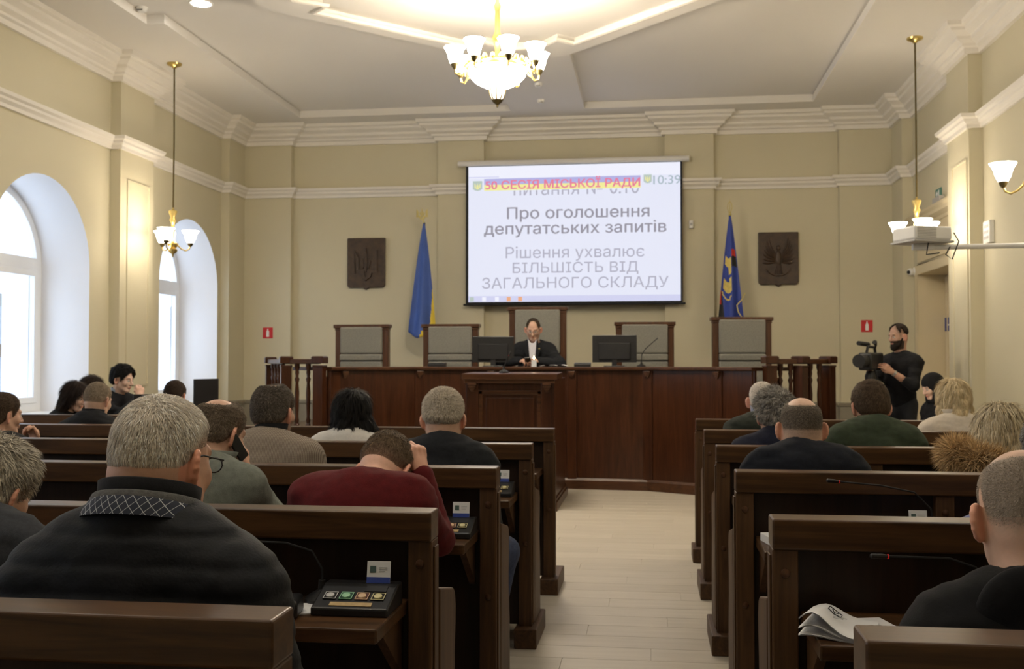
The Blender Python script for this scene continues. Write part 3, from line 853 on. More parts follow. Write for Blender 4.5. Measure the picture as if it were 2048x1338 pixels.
def cloth(parent, name, z_top, z_bot_fn, half, depth, m, x_off, n=40, rows=36, colf=None, folds=5.0):
    """draped hanging cloth: narrow at the top of the pole, spreading downwards in vertical folds"""
    mb_ = MB(); R = []
    for i in range(rows+1):
        f = i/rows; row = []
        for k in range(n+1):
            u = k/n*2-1
            zb = z_bot_fn(u); z = z_top + (zb-z_top)*f
            wd = half*(0.06+0.94*f**0.85)
            x_ = u*wd + x_off*f
            y_ = -0.03 - depth*f*(0.55*math.cos(u*PI*0.5) + 0.45*math.sin(u*folds+1.2*f+0.6)*0.8)
            row.append((x_, y_, z))
        R.append(row)
    n0 = len(mb_.f)
    mats_ = m if isinstance(m, list) else [m]
    vs_ = [p for r in R for p in r]
    b = 0
    for i in range(rows):
        for k in range(n):
            mb_.mi = colf((k+0.5)/n*2-1, (i+0.5)/rows) if colf else 0
            mb_.add([R[i][k], R[i][k+1], R[i+1][k+1], R[i+1][k]], [(0, 1, 2, 3)])
    o = mb_.build(name, mats_, parent, smooth='all')
    so = o.modifiers.new('thickness', 'SOLIDIFY'); so.thickness = 0.004
    return o
fa = flag_pole('national_flag', 'blue and yellow flag hanging from a black pole with gold trident', -3.345, 15.2, 3.52, None)
def col_a(u, f):
    return 1 if (u > 0.0 and f > 0.56 + 0.75*(1-u)) or (f > 0.93 and u > -0.15+ (1-f)*4) else 0
cloth(fa, 'flag_cloth', 3.50-ZP, lambda u: 1.80-ZP + 0.06*abs(u-0.2) + 0.03*math.sin(u*4), 0.215, 0.12, [blue_f, yel_f], -0.02, colf=col_a)
m_ = MB()
for p in trident_polys(): m_.prism([(-0.035+a*0.085, 3.53-ZP+0.035+b*0.125) for a, b in p], -0.012, 0.012, 'y')
m_.tube([(0, 0, 3.50-ZP), (-0.03, 0, 3.58-ZP)], 0.012, 8)
m_.build('trident_finial', gold, fa, bevel=0.003)
fb = flag_pole('city_flag', 'deep blue flag with yellow emblem and red-black corners on a pole', 1.112, 15.2, 3.55, None)
def col_b(u, f):
    # 0 blue 1 yellow 2 black 3 red
    if 0.12 < u < 0.85 and 0.27 < f < 0.335: return 3
    if 0.12 < u < 0.90 and 0.335 <= f < 0.41: return 2
    if u < 0.0 and f > 0.63:
        g = (u+1.0)
        if g < (f-0.60)*2.4: return 3 if (g < (f-0.60)*1.0 and f < 0.74) else 2
    if -0.80 < u < 0.06 and 0.335 < f < 0.60:
        if 0.40 < f < 0.52 and u < -0.30 + (f-0.40)*1.6: return 0
        if 0.455 < f < 0.485 and u > -0.2: return 0
        return 1
    if -0.95 < u < 0.05 and abs(f - (0.632+0.02*(1-(u+0.45)**2*4))) < 0.009: return 1
    return 0
cloth(fb, 'flag_cloth', 3.53-ZP, lambda u: 1.72-ZP + 0.08*abs(u+0.1)+0.05*math.sin(u*5), 0.205, 0.12, [ynav, emb_f, blk_f, red_f], 0.01, n=60, rows=70, colf=col_b)
fr_ = MB(); fr_.tube([(0.20, -0.07, 2.42-ZP), (0.15, -0.12, 2.33-ZP), (0.08, -0.14, 2.25-ZP), (0.10, -0.15, 2.15-ZP), (0.19, -0.13, 2.02-ZP), (0.2, -0.12, 1.9-ZP)], 0.009, 6)
fr_.build('gold_fringe', gold, fb, smooth=True)
m_ = MB(); m_.lathe([(0.012, 0), (0.024, 0.02), (0.018, 0.05), (0.008, 0.06)], 12, (0, 0, 3.535-ZP)); m_.build('finial_knob', gold, fb, smooth=True)
m_ = MB(); m_.tube([(0.032*math.sin(a), 0, 3.665-ZP+0.075*-math.cos(a)) for a in [2*PI*i/16 for i in range(17)]], 0.006, 6)
m_.tube([(0, 0, 3.59-ZP), (0, 0, 3.78-ZP)], [0.006, 0.003], 6); m_.build('spear_finial', gold, fb, smooth=True)

# ---- small fixtures on the walls
def ext_sign(x, z, label):
    t = thing('fire_sign', label, 'sign', (x, YP, z), 0, 'fire extinguisher signs')
    MB().box(-0.08, 0.08, -0.006, 0, -0.085, 0.085).build('plate', red_m, t)
    MB().prism([(-0.022, -0.062), (0.022, -0.062), (0.022, 0.02), (0.008, 0.045), (0.008, 0.065), (-0.008, 0.065), (-0.008, 0.045), (-0.022, 0.02)], -0.008, -0.005, 'y').build('pictogram', white_m, t)
ext_sign(-5.90, 1.90, 'red fire extinguisher sign on the window corner pilaster')
ext_sign(3.065, 1.965, 'red fire extinguisher sign beside the cameraman')
o = thing('wall_speaker', 'small white loudspeaker on the pilaster right of the screen', 'speaker', (0.578, YP, 3.47))
MB().box(-0.03, 0.03, -0.07, 0, -0.06, 0.06).build('case', white_pl, o, bevel=0.008); MB().lathe([(0.02, 0), (0.02, 0.004)], 12, (0, -0.07, 0), Euler((PI/2, 0, 0)).to_matrix()).build('grille', grey_pl, o)
o = thing('emergency_light', 'grey emergency light box standing on the door hood', 'light', (XR, 13.55, 3.41))
MB().box(-0.07, -0.005, -0.17, 0.17, 0.02, 0.09).build('case', grey_pl, o, bevel=0.006); MB().box(-0.055, -0.02, -0.15, 0.15, 0.012, 0.022).build('lens', white_pl, o)
o = thing('exit_sign', 'small green exit plate above the door', 'sign', (XR, 13.66, 3.56))
MB().box(-0.012, 0, -0.13, 0.13, -0.06, 0.06).build('plate', green_s, o); MB().box(-0.014, -0.011, -0.05, 0.0, -0.04, 0.04).build('pictogram', white_m, o)
MB().prism([(0.02, -0.02), (0.06, -0.02), (0.06, -0.04), (0.10, 0), (0.06, 0.04), (0.06, 0.02), (0.02, 0.02)], -0.014, -0.011, 'x').build('arrow', white_m, o)
o = thing('wall_box', 'cream control box on the right wall above the projector pole', 'box', (XR, 11.66, 2.83))
MB().box(-0.05, 0, -0.11, 0.11, -0.12, 0.12).build('case', white_pl, o, bevel=0.006)
for z in (-0.06, 0.0, 0.06): MB().box(-0.053, -0.049, -0.07, 0.07, z-0.015, z+0.015).build('louvre', grey_pl, o)
o = thing('security_camera', 'white dome security camera by the top of the door', 'camera', (XR, 14.80, 2.68))
MB().lathe([(0.06, 0), (0.065, 0.02), (0.05, 0.05), (0.03, 0.055)], 18, (0, 0, 0), Euler((0, -PI/2, 0)).to_matrix()).build('mount', white_pl, o, smooth=True, ang=40)
MB().ball((-0.085, -0.01, -0.005), 0.05, 16, 10).build('dome', white_pl, o, smooth=True); MB().ball((-0.115, -0.035, -0.012), 0.026, 12, 8).build('lens', black_m, o, smooth=True)
o = thing('door_sign', 'dark blue notice on the cream door', 'sign', (DX-0.03, 14.50, 1.95))
MB().box(-0.008, 0, -0.13, 0.13, -0.09, 0.09).build('plate', navy_s, o); MB().box(-0.010, -0.007, -0.09, 0.03, -0.02, 0.0).build('print', paper, o)

# ---- ceiling fixtures
dl_m = emis('downlight_lens', (1.0, 0.96, 0.90), 135.0)
def downlight(x, y, z, label):
    o = thing('downlight', label, 'light', (x, y, z), 0, 'round ceiling downlights')
    MB().lathe([(0.095, -0.006), (0.12, -0.01), (0.13, 0)], 24).build('bezel', white_pl, o, smooth=True, ang=40); MB().lathe([(0.0, -0.012), (0.095, -0.010)], 24, cap=False).build('lens', dl_m, o)
downlight(-4.66, 10.32, ZT, 'bright round ceiling downlight near the medallion')
for i, (x, y) in enumerate(((-4.66, 6.5), (1.85, 6.5), (-4.66, 2.2), (1.85, 2.2), (-1.42, 4.4))):  # further downlights out of view, added to light the bench rows from above
    downlight(x, y, ZT if y > 4.5 else ZC, ['added unseen downlight above the middle rows by the windows', 'added unseen downlight above the middle rows by the door side', 'added unseen downlight above the front rows by the windows', 'added unseen downlight above the front rows by the door side', 'added unseen downlight above the aisle'][i])
def detector(x, y, z, label):
    t = thing('smoke_detector', label, 'detector', (x, y, z), 0, 'round detectors on the ceiling')
    MB().lathe([(0.035, -0.05), (0.05, -0.035), (0.055, -0.015), (0.06, 0)], 20).build('housing', white_pl, t, smooth=True, ang=40)
    for k in range(4): MB().box(-0.03+k*0.016, -0.022+k*0.016, -0.052, -0.045, -0.046, -0.036).build('vent', blackmat, t)
detector(-5.33, 10.36, ZT, 'white smoke detector on the ceiling by the window side')
detector(-1.52, 14.42, ZC, 'white disc on the ceiling beam before the screen')
detector(-1.46, 13.55, ZC, 'white disc on the ceiling beam half behind the chandelier')
o = thing('ceiling_speaker', 'dark round grille on the ceiling left of the medallion', 'speaker', (-3.93, 10.28, ZT))
MB().lathe([(0.0, -0.012), (0.09, -0.012), (0.10, 0)], 20).build('grille', mat('grey_grille', (0.25, 0.24, 0.21), 0.6), o, smooth=True, ang=40)
# ================================================================== LAMPS
def lit_glass(name, strength):
    """opal glass lit from inside: a little dimmer in the pressed ribs"""
    m, nt, b = _new(name)
    b.inputs['Base Color'].default_value = (0.9, 0.86, 0.78, 1); b.inputs['Roughness'].default_value = 0.3
    b.inputs['Emission Color'].default_value = (*LAMP, 1); b.inputs['Emission Strength'].default_value = strength
    return m
ch_glass = lit_glass('chandelier_glass', CHAND)
pe_glass = lit_glass('pendant_glass', PEND)
def bell(c, r0, r1, h, n=24):
    """upward bell shade with a fluted flaring lip, as a thin shell"""
    pr = [(r0, 0), (r0*1.5, h*0.10), (r0+(r1-r0)*0.42, h*0.35), (r0+(r1-r0)*0.55, h*0.62), (r0+(r1-r0)*0.78, h*0.85), (r1, h)]
    rows = []
    for r, z in pr + [(r-0.004, z) for r, z in reversed(pr)]:
        f = max(0, (z/h-0.4))
        rows.append([(c[0]+r*(1+0.05*f*math.cos(8*2*PI*k/n))*math.cos(2*PI*k/n), c[1]+r*(1+0.05*f*math.cos(8*2*PI*k/n))*math.sin(2*PI*k/n), c[2]+z) for k in range(n)])
    return MB().grid(rows, True)
def pendant(loc, label, zc):
    t = thing('pendant_lamp', label, 'pendant lamp', loc, 0, 'three-armed brass pendant lamps')
    zt = zc - loc[2]
    MB().lathe([(0.02, zt-0.06), (0.03, zt-0.045), (0.085, zt-0.02), (0.09, zt)], 20).build('canopy', brass, t, smooth=True, ang=50)
    MB().tube([(0, 0, 0.36), (0.003, 0.004, 1.2), (0, 0, zt-0.05)], 0.010, 8).build('chain_rod', dbrass, t, smooth=True)
    MB().lathe([(0.0, -0.24), (0.012, -0.22), (0.012, -0.20), (0.05, -0.17), (0.055, -0.14), (0.03, -0.125), (0.06, -0.10), (0.066, -0.07), (0.03, -0.05), (0.022, 0.0), (0.035, 0.06), (0.02, 0.10), (0.022, 0.18), (0.042, 0.22), (0.026, 0.25), (0.05, 0.31), (0.052, 0.33), (0.012, 0.35), (0.010, 0.37)], 20).build('stem', brass, t, smooth=True, ang=60)
    for k in range(3):
        a = -PI/2 + 2*PI*k/3 + 0.05
        ca, sa = math.cos(a), math.sin(a)
        P = [(0.05, -0.08), (0.10, -0.13), (0.15, -0.15), (0.19, -0.13), (0.205, -0.09)]
        arm = MB().tube([(r*ca, r*sa, z) for r, z in P], 0.009, 8).build('arm', brass, t, smooth=True)
        MB().lathe([(0.012, -0.10), (0.03, -0.075), (0.036, -0.045)], 14, (0.205*ca, 0.205*sa, 0)).build('cup', dbrass, arm, smooth=True)
        bell((0.205*ca, 0.205*sa, -0.06), 0.026, 0.104, 0.155).build('shade', pe_glass, arm, smooth='all')
    return t
pendant((-5.78, 12.06, 2.96), 'brass three-armed pendant lamp hanging by the windows', ZC)
pendant((2.95, 12.20, 2.93), 'brass three-armed pendant lamp partly behind the projector', ZC)
pendant((2.95, 8.62, 2.93), 'pendant lamp cut off by the right edge of the photo', ZC)
pendant((2.95, 5.04, 2.93), 'pendant lamp on the door side above the front benches', ZC)
pendant((-5.78, 4.90, 2.96), 'added unseen pendant lamp by the windows above the front benches', ZC)  # out of view, added for its light on the room

def chandelier(loc, label):
    t = thing('chandelier', label, 'chandelier', loc)
    zt = (ZM + 0.07 if loc[1] > 5 else ZC) - loc[2]
    MB().lathe([(0.02, zt-0.10), (0.05, zt-0.09), (0.11, zt-0.04), (0.13, zt)], 24).build('canopy', brass, t, smooth=True, ang=50)
    MB().lathe([(0.03, 0.02), (0.045, 0.08), (0.022, 0.14), (0.03, 0.24), (0.05, 0.30), (0.025, 0.36), (0.022, 0.55), (0.035, 0.60), (0.018, 0.64), (0.018, zt-0.08)], 20).build('stem', brass, t, smooth=True, ang=60)
    MB().lathe([(0.0, -0.172), (0.06, -0.170), (0.14, -0.150), (0.21, -0.112), (0.26, -0.058), (0.28, 0.0), (0.276, 0.0), (0.255, -0.05), (0.0, -0.08)], 40).build('bowl', ch_glass, t, smooth='all')
    MB().lathe([(0.27, -0.012), (0.295, -0.008), (0.30, 0.02), (0.275, 0.045), (0.25, 0.04), (0.262, 0.01)], 40).build('rim', brass, t, smooth=True, ang=60)
    for k in range(24):
        a = 2*PI*k/24
        MB().ball((0.285*math.cos(a), 0.285*math.sin(a), 0.06), 0.022, 8, 6, (1, 1, 1.3)).build('rim_leaf', brass, t, smooth=True)
    # pierced basket and finial under the bowl
    bk = MB().lathe([(0.0, -0.355), (0.012, -0.345), (0.009, -0.33), (0.04, -0.305), (0.055, -0.285), (0.035, -0.278)], 20).build('finial', dbrass, t, smooth=True, ang=60)
    MB().lathe([(0.030, -0.288), (0.055, -0.265), (0.070, -0.215), (0.072, -0.155)], 24, cap=False).build('basket_glass', lit_glass('basket_glass', 2.2), t, smooth='all')
    for k in range(8):
        a = 2*PI*k/8
        MB().tube([(r*math.cos(a), r*math.sin(a), z) for r, z in ((0.035, -0.29), (0.060, -0.265), (0.075, -0.215), (0.078, -0.155))], 0.006, 6).build('basket_rib', dbrass, t, smooth=True)
    for k in range(8):
        a = PI/8 + 2*PI*k/8; ca, sa = math.cos(a), math.sin(a)
        P = [(0.28, 0.05), (0.31, 0.03), (0.335, -0.04), (0.365, -0.075), (0.40, -0.06), (0.405, -0.01)]
        arm = MB().tube([(r*ca, r*sa, z) for r, z in P], 0.010, 8).build('arm', brass, t, smooth=True)
        MB().tube([((0.33+0.03*math.cos(b))*ca, (0.33+0.03*math.cos(b))*sa, -0.01+0.035*math.sin(b)) for b in [0.6*i for i in range(9)]], 0.007, 6).build('scroll', brass, arm, smooth=True)
        MB().lathe([(0.010, -0.025), (0.030, 0.0), (0.040, 0.035)], 14, (0.405*ca, 0.405*sa, 0)).build('cup', dbrass, arm, smooth=True)
        bell((0.405*ca, 0.405*sa, 0.022), 0.030, 0.098, 0.158).build('shade', ch_glass, arm, smooth='all')
    return t
chandelier((CX, 9.6, 4.175), 'large lit brass chandelier with glass bowl and bell shades')
ch_glass = lit_glass('added_chandelier_glass', CHAND*0.24)  # dimmer unseen chandelier, added to brighten the nearest heads and benches
chandelier((CX, 2.0, 4.21), 'added unseen brass chandelier brightening the rows nearest the camera')

# ================================================================== PROJECTOR on its wall pole
pj = thing('projector', 'white projector held on a pole from the right wall', 'projector', (1.97, 8.0, 2.38), 0.42)
MB().box(-0.16, 0.16, -0.13, 0.13, -0.045, 0.055).build('housing', white_pl, pj, smooth=True, bevel=0.015, seg=3)
for k in range(7): MB().box(-0.14, 0.02, -0.134, -0.128, -0.03+k*0.011, -0.025+k*0.011).build('vent_slat', grey_pl, pj)
MB().lathe([(0.045, 0), (0.05, 0.03), (0.038, 0.035), (0.03, 0.02)], 20, (-0.08, 0.13, 0.005), Euler((-PI/2, 0, 0)).to_matrix()).build('lens', black_m, pj, smooth=True, ang=40)
MB().box(-0.17, 0.17, -0.14, 0.14, -0.062, -0.047).build('cradle', grey_pl, pj, bevel=0.004)
po = thing('projector_pole', 'grey horizontal pole carrying the projector', 'pole', (2.1, 8.0, 2.29))
MB().tube([(-0.12, 0, 0), (XR-2.1, 0, 0.012)], 0.019, 12).build('tube', white_pl, po, smooth=True)
MB().lathe([(0.07, 0), (0.07, 0.012), (0.03, 0.02)], 20, (XR-2.1, 0, 0.012), Euler((0, -PI/2, 0)).to_matrix()).build('wall_flange', grey_pl, po, smooth=True, ang=40)
MB().box(-0.20, -0.05, -0.025, 0.025, -0.02, 0.028).build('clamp', white_pl, po, bevel=0.006)
c_ = MB(); c_.tube([(0.08, -0.05, 0.10), (0.10, -0.10, 0.03), (0.05, -0.11, -0.10), (0.02, -0.06, -0.06), (0.06, -0.02, 0.0)], 0.005, 6); c_.tube([(-0.10, -0.06, 0.03), (-0.12, -0.08, -0.06), (-0.02, -0.04, -0.045)], 0.005, 6)
c_.build('cable', blackmat, po, smooth=True)

# ================================================================== BENCHES
ROW = [1.749 + 1.231*i for i in range(6)]
RAIL_T, RAIL_B, DESK_T = 1.03, 0.948, 0.778
def bench(k, side, x_end, x_far, label, seat=True, seat_span=None, desk=True):
    """one row: back with rail, desk on the camera side, seat on the presidium side. x_end is the aisle end"""
    yk = ROW[k]; s = -1 if side == 'L' else 1
    t = thing('bench_row', label, 'bench', (x_end, yk, 0), 0, 'wooden bench rows')
    W = abs(x_far - x_end)
    X = lambda d: s*d           # local distance from the aisle end
    def bx(m, d0, d1, y0, y1, z0, z1): return m.box(min(X(d0), X(d1)), max(X(d0), X(d1)), y0, y1, z0, z1)
    bx(MB(), 0, W, -0.105, 0.0, RAIL_B, RAIL_T).build('top_rail', wood_x, t, bevel=0.006, seg=3)
    n = max(1, round((W-0.07)/0.74)); step = (W-0.07)/n
    for i in range(n+1):
        d = i*step
        st = bx(MB(), d, d+0.068, -0.095, -0.005, 0.0 if i in (0, n) else 0.10, RAIL_B).build('stile', wood_z, t, bevel=0.004)
        for z in (0.885, 0.52):
            MB().lathe([(0.013, 0), (0.011, 0.004), (0.004, 0.007)], 12, (X(d+0.034), -0.095, z), Euler((PI/2, 0, 0)).to_matrix()).build('bolt_cap', chair_w, st, smooth=True)
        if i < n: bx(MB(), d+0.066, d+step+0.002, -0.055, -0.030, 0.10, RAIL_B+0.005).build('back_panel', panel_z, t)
    # groove strip on the aisle face of the end stile
    bx(MB(), -0.006, 0.0, -0.075, -0.025, 0.11, 0.93).build('face_strip', wood_z, t, bevel=0.002)
    if desk:
        bx(MB(), 0.075, W-0.08, -0.405, -0.05, DESK_T-0.038, DESK_T).build('desk_shelf', wood_x, t, bevel=0.005)
        for i in range(n):
            d = 0.09 + i*step
            MB().prism([(-0.30, DESK_T-0.038), (-0.05, DESK_T-0.038), (-0.05, DESK_T-0.22)], min(X(d), X(d+0.025)), max(X(d), X(d+0.025)), 'x').build('desk_bracket', wood_z, t)
    foot = (-0.16, 0.30) if seat else (-0.20, 0.10)
    m = MB(); bx(m, -0.03, 0.085, foot[0], foot[1], 0.0, 0.10); m.build('foot', wood_y, t, bevel=0.006)
    if seat:
        a, b = seat_span or (0.04, W)
        bx(MB(), a, b, 0.0, 0.40, 0.40, 0.44).build('seat', wood_x, t, bevel=0.008)
        bx(MB(), a, b, 0.30, 0.33, 0.10, 0.40).build('seat_apron', wood_x, t)
        pr = [(-0.004, 0.09), (0.262, 0.09), (0.255, 0.36), (0.225, 0.50), (0.225, 0.56), (0.240, 0.64), (0.243, 0.70), (0.228, 0.742), (0.205, 0.757), (0.18, 0.762), (-0.004, 0.80)]
        if seat_span is None:
            MB().prism(pr, min(X(-0.006), X(0.034)), max(X(-0.006), X(0.034)), 'x').build('end_panel', wood_z, t, bevel=0.006)
        MB().prism(pr, min(X(W-0.04), X(W)), max(X(W-0.04), X(W)), 'x').build('end_panel', wood_z, t, bevel=0.006)
    return t
XLE, XRE = -0.612, 0.318
LLAB = ['left bench row closest to the camera', 'left bench row second from the camera, with the voting console', 'left bench row third from the camera, before the red sweater',
        'left bench row fourth from the camera', 'foremost long left bench row, its post standing free', 'short left bench row by the windows in front of the staff table']
for k in range(5):
    bench(k, 'L', XLE, -5.95, LLAB[k], seat=True, seat_span=(3.0, 5.3) if k == 4 else None)
bench(5, 'L', -3.62, -5.95, LLAB[5], seat=False, desk=True)
RLAB = ['right bench row closest to the camera', 'right bench row second from the camera, with the open brochure', 'right bench row third from the camera, microphone along its rail',
        'right bench row fourth from the camera', 'right bench row fifth from the camera', 'foremost right bench row, nearest the presidium']
for k in range(6):
    bench(k, 'R', XRE, 3.33, RLAB[k], seat=(k < 5))

# ---- voting consoles with name cards
btn = [mat('button_white', (0.60, 0.60, 0.60), 0.4), mat('button_green', (0.35, 0.65, 0.42), 0.4), mat('button_amber', (0.70, 0.50, 0.32), 0.4), mat('button_yellow', (0.68, 0.62, 0.34), 0.4)]
lbl_gold = mat('gold_label', (0.50, 0.36, 0.17), 0.4, vary=0.15, nscale=60)
card_w = mat('white_card', (0.72, 0.73, 0.74), 0.5, vary=0.02); card_b = mat('blue_card_stripe', (0.035, 0.07, 0.33), 0.5); card_g = mat('card_crest', (0.07, 0.12, 0.11), 0.5); card_t = mat('card_print', (0.45, 0.46, 0.47), 0.6)
def voting_console(k, x, label, card=True):
    yk = ROW[k]
    t = thing('voting_console', label, 'console', (x, yk-0.20, DESK_T), 0, 'voting consoles on the bench desks')
    MB().prism([(-0.085, 0), (0.085, 0), (0.085, 0.062), (0.04, 0.062), (-0.085, 0.022)], -0.105, 0.105, 'x').build('case', black_m, t, bevel=0.005)
    sl = math.atan2(0.04, 0.125); R = Euler((sl, 0, 0)).to_matrix()
    def on(y, z=0.0): return (y, 0.022 + (y+0.085)*0.04/0.125 + z)
    for i in range(4):
        xx = -0.066+0.044*i; y_, z_ = on(-0.028, 0.0015)
        b_ = MB().obox((xx, y_, z_), (0.036, 0.036, 0.003), R).build('button_plate', [blackmat, mat('green_plate', (0.02, 0.08, 0.05), 0.4) if 'green_plate' not in MATS else MATS['green_plate'], mat('red_plate', (0.09, 0.025, 0.02), 0.4) if 'red_plate' not in MATS else MATS['red_plate'], blackmat][i], t)
        m = MB()
        for q in ((-0.0165, 0, 0.002, 0.034), (0.0165, 0, 0.002, 0.034), (0, 0.0165, 0.034, 0.002), (0, -0.0165, 0.034, 0.002)):
            v = R @ Vector((q[0], q[1], 0.002)); m.obox((xx+v.x, y_+v.y, z_+v.z), (q[2], q[3], 0.0015), R)
        m.build('button_frame', btn[i], b_)
        MB().lathe([(0.0115, 0), (0.0115, 0.004), (0.008, 0.0055)], 14, (xx, y_-0.004, z_+0.001), R).build('button', btn[i], b_, smooth=True, ang=40)
    y_, z_ = on(-0.066, 0.001); MB().obox((0.0, y_, z_), (0.115, 0.018, 0.002), R).build('name_strip', lbl_gold, t)
    y_, z_ = on(0.012, 0.001); MB().obox((0.05, y_, z_), (0.06, 0.03, 0.002), R).build('display', grey_pl if k == 9 else black_m, t)
    if card:
        cR = Euler((-0.18, 0, 0.03)).to_matrix(); c0 = Vector((0.046, 0.05, 0.092))
        cd_ = MB().obox(c0, (0.066, 0.0015, 0.060), cR).build('access_card', card_w, t, bevel=0.003)
        def onc(x_, z_): return c0 + cR @ Vector((x_, -0.0012, z_))
        MB().obox(onc(0, -0.0215), (0.0655, 0.001, 0.0165), cR).build('blue_stripe', card_b, cd_)
        MB().obox(onc(-0.016, 0.008), (0.0165, 0.001, 0.018), cR).build('crest', card_g, cd_)
        for j in range(3): MB().obox(onc(0.012-0.002*(j == 2), 0.013-0.005*j), (0.023-0.007*(j == 2), 0.001, 0.0019), cR).build('print_line', card_t, cd_)
    return t
voting_console(1, -0.795, 'black voting console with four buttons on the second left desk')
voting_console(2, -0.79, 'black voting console beside the red sweater')
voting_console(3, -0.80, 'black voting console beyond the dark suit jacket')
voting_console(2, -3.05, 'black voting console left of the man in the quilted jacket', card=False)
voting_console(2, 0.93, 'black voting console on the third right desk, only its card showing')
# ---- gooseneck microphones bending over the desks
def desk_mic(k, x, side, label, led=True):
    yk = ROW[k]; s = side
    return gooseneck('desk_microphone', (x, yk-0.12, DESK_T), [(0, 0, 0.02), (0, 0, 0.09), (s*0.03, 0.0, 0.14), (s*0.10, -0.02, 0.165), (s*0.20, -0.04, 0.17), (s*0.27, -0.05, 0.172)], label, led, True, 'bent gooseneck microphones on the bench desks')
desk_mic(1, -0.92, -1, 'gooseneck microphone bent behind the second left rail', led=False)
desk_mic(1, 0.86, -1, 'gooseneck microphone with a red light under the second right rail')
desk_mic(4, -2.12, 1, 'gooseneck microphone with a red light beyond the tweed jacket')
mc = gooseneck('desk_microphone', (1.02, ROW[2]-0.22, DESK_T), [(0, 0, 0.03), (-0.02, -0.02, 0.14), (-0.08, -0.03, 0.20), (-0.20, -0.05, 0.225), (-0.36, -0.07, 0.24)], 'gooseneck microphone lying along the third right rail', True, True, 'bent gooseneck microphones on the bench desks')

# ---- loose things on the desks
d2 = ROW[1]
o = thing('key_case', 'small black leather case on the second left desk', 'case', (-0.955, d2-0.29, DESK_T), 0.15)
MB().box(-0.03, 0.03, -0.055, 0.055, 0, 0.05).build('body', black_m, o, smooth=True, bevel=0.012, seg=3); MB().box(-0.015, 0.015, -0.058, -0.054, 0.02, 0.03).build('clasp', steel, o)
o = MB().box(-0.045, 0.045, -0.06, 0.06, 0, 0.003).build('paper_slip', paper); o.location = (-0.925, d2-0.21, DESK_T); o.rotation_euler = (0, 0, 0.4)
tag(o, 'white paper slip between the case and the voting console', 'paper')
# brochure: two curved leaves and a printed cover
br = thing('brochure', 'white open brochure lying on the second right desk', 'brochure', (0.462, d2-0.265, DESK_T), -0.32)
for j, (lift, nm) in enumerate(((0.006, 'back_cover'), (0.022, 'inner_page'), (0.045, 'front_cover'))):
    m = MB(); rows = []
    for a in range(3):
        yy = -0.10+0.10*a
        rows.append([(-0.082+0.164*u/10, yy*1.05, 0.003+j*0.003+lift*math.exp(-((u-2.0)/3.2)**2)*(1.25-0.25*a)) for u in range(11)])
    m.grid(rows); m.grid([[(a, b, c-0.0025) for a, b, c in r] for r in rows])
    leaf = m.build(nm, paper, br, smooth='all')
    if nm == 'front_cover':
        sh = MB()
        zf = lambda x_: 0.011+0.045*math.exp(-(((x_+0.082)/0.0164-2.0)/3.2)**2)*1.0
        P = [(-0.030, 0.045), (-0.030, 0.020), (-0.015, 0.008), (0.0, 0.020), (0.0, 0.045)]
        sh.tube([(a, b, zf(a)) for a, b in P + [P[0]]], 0.0013, 5, cap=False)
        sh.tube([(-0.022, 0.036, zf(-0.022)), (-0.015, 0.018, zf(-0.015)), (-0.008, 0.036, zf(-0.008))], 0.0013, 5, cap=False)
        sh.build('printed_crest', blackmat, leaf)
        pl_ = MB()
        for q in range(2): pl_.obox((-0.01, -0.01-0.012*q, zf(-0.01)+0.001), (0.06-0.015*q, 0.0025, 0.0008), (0, 0.12, 0))
        pl_.build('print_line', card_t, leaf)
o = MB().box(-0.07, 0.07, -0.10, 0.10, 0, 0.003).build('paper_sheet', paper); o.location = (0.545, d2-0.23, DESK_T); o.rotation_euler = (0, 0, 0.25)
tag(o, 'white sheet under the brochure and the smartphone', 'paper')
ph = thing('smartphone', 'grey smartphone lying face down beside the brochure', 'phone', (0.568, d2-0.315, DESK_T+0.004), 0.5)
MB().box(-0.036, 0.036, -0.073, 0.073, 0, 0.009).build('body', mat('phone_grey', (0.16, 0.17, 0.17), 0.35), ph, smooth=True, bevel=0.004, seg=3)
MB().box(-0.032, 0.010, 0.022, 0.068, 0.009, 0.012).build('camera_bump', black_m, ph, bevel=0.003)
for a, b in ((-0.021, 0.055), (-0.021, 0.034), (-0.001, 0.045)): MB().lathe([(0.007, 0), (0.006, 0.002)], 12, (a, b, 0.012)).build('camera_lens', black_m, ph)
for i, (k, x, lab) in enumerate(((2, 0.385, 'white papers at the aisle end of the third right desk'), (3, 0.385, 'white papers at the aisle end of the fourth right desk'))):
    o = MB().box(-0.05, 0.05, -0.07, 0.07, 0, 0.03).build('paper_stack', paper, bevel=0.002); o.location = (x+0.08, ROW[k]-0.22, DESK_T); o.rotation_euler = (0, 0, 0.2)
    tag(o, lab, 'paper', 'paper stacks on the right desks')

# ================================================================== STAFF TABLE by the windows
tb = thing('staff_table', 'dark wooden table of the staff beside the windows', 'table', (-4.65, 9.25, 0), 0)
MB().box(-0.30, 0.30, -1.0, 1.0, 0.72, 0.76).build('tabletop', wood_y, tb, bevel=0.006)
for a in (-0.25, 0.25):
    for b in (-0.94, 0.94): MB().box(a-0.03, a+0.03, b-0.03, b+0.03, 0, 0.72).build('leg', wood_z, tb, bevel=0.004)
MB().box(0.24, 0.26, -0.92, 0.92, 0.25, 0.72).build('modesty_panel', wood_y, tb)
lp = thing('desk_monitor', 'black monitor on the staff table before the young man', 'monitor', (-4.70, 9.40, 0.76), 0.35)
MB().box(-0.17, 0.17, -0.012, 0.012, 0.12, 0.385).build('screen_panel', black_m, lp, bevel=0.005); MB().box(-0.02, 0.02, -0.03, -0.005, 0, 0.22).build('stand_neck', black_m, lp); MB().box(-0.10, 0.10, -0.08, 0.08, 0, 0.012).build('stand_base', black_m, lp, bevel=0.004)
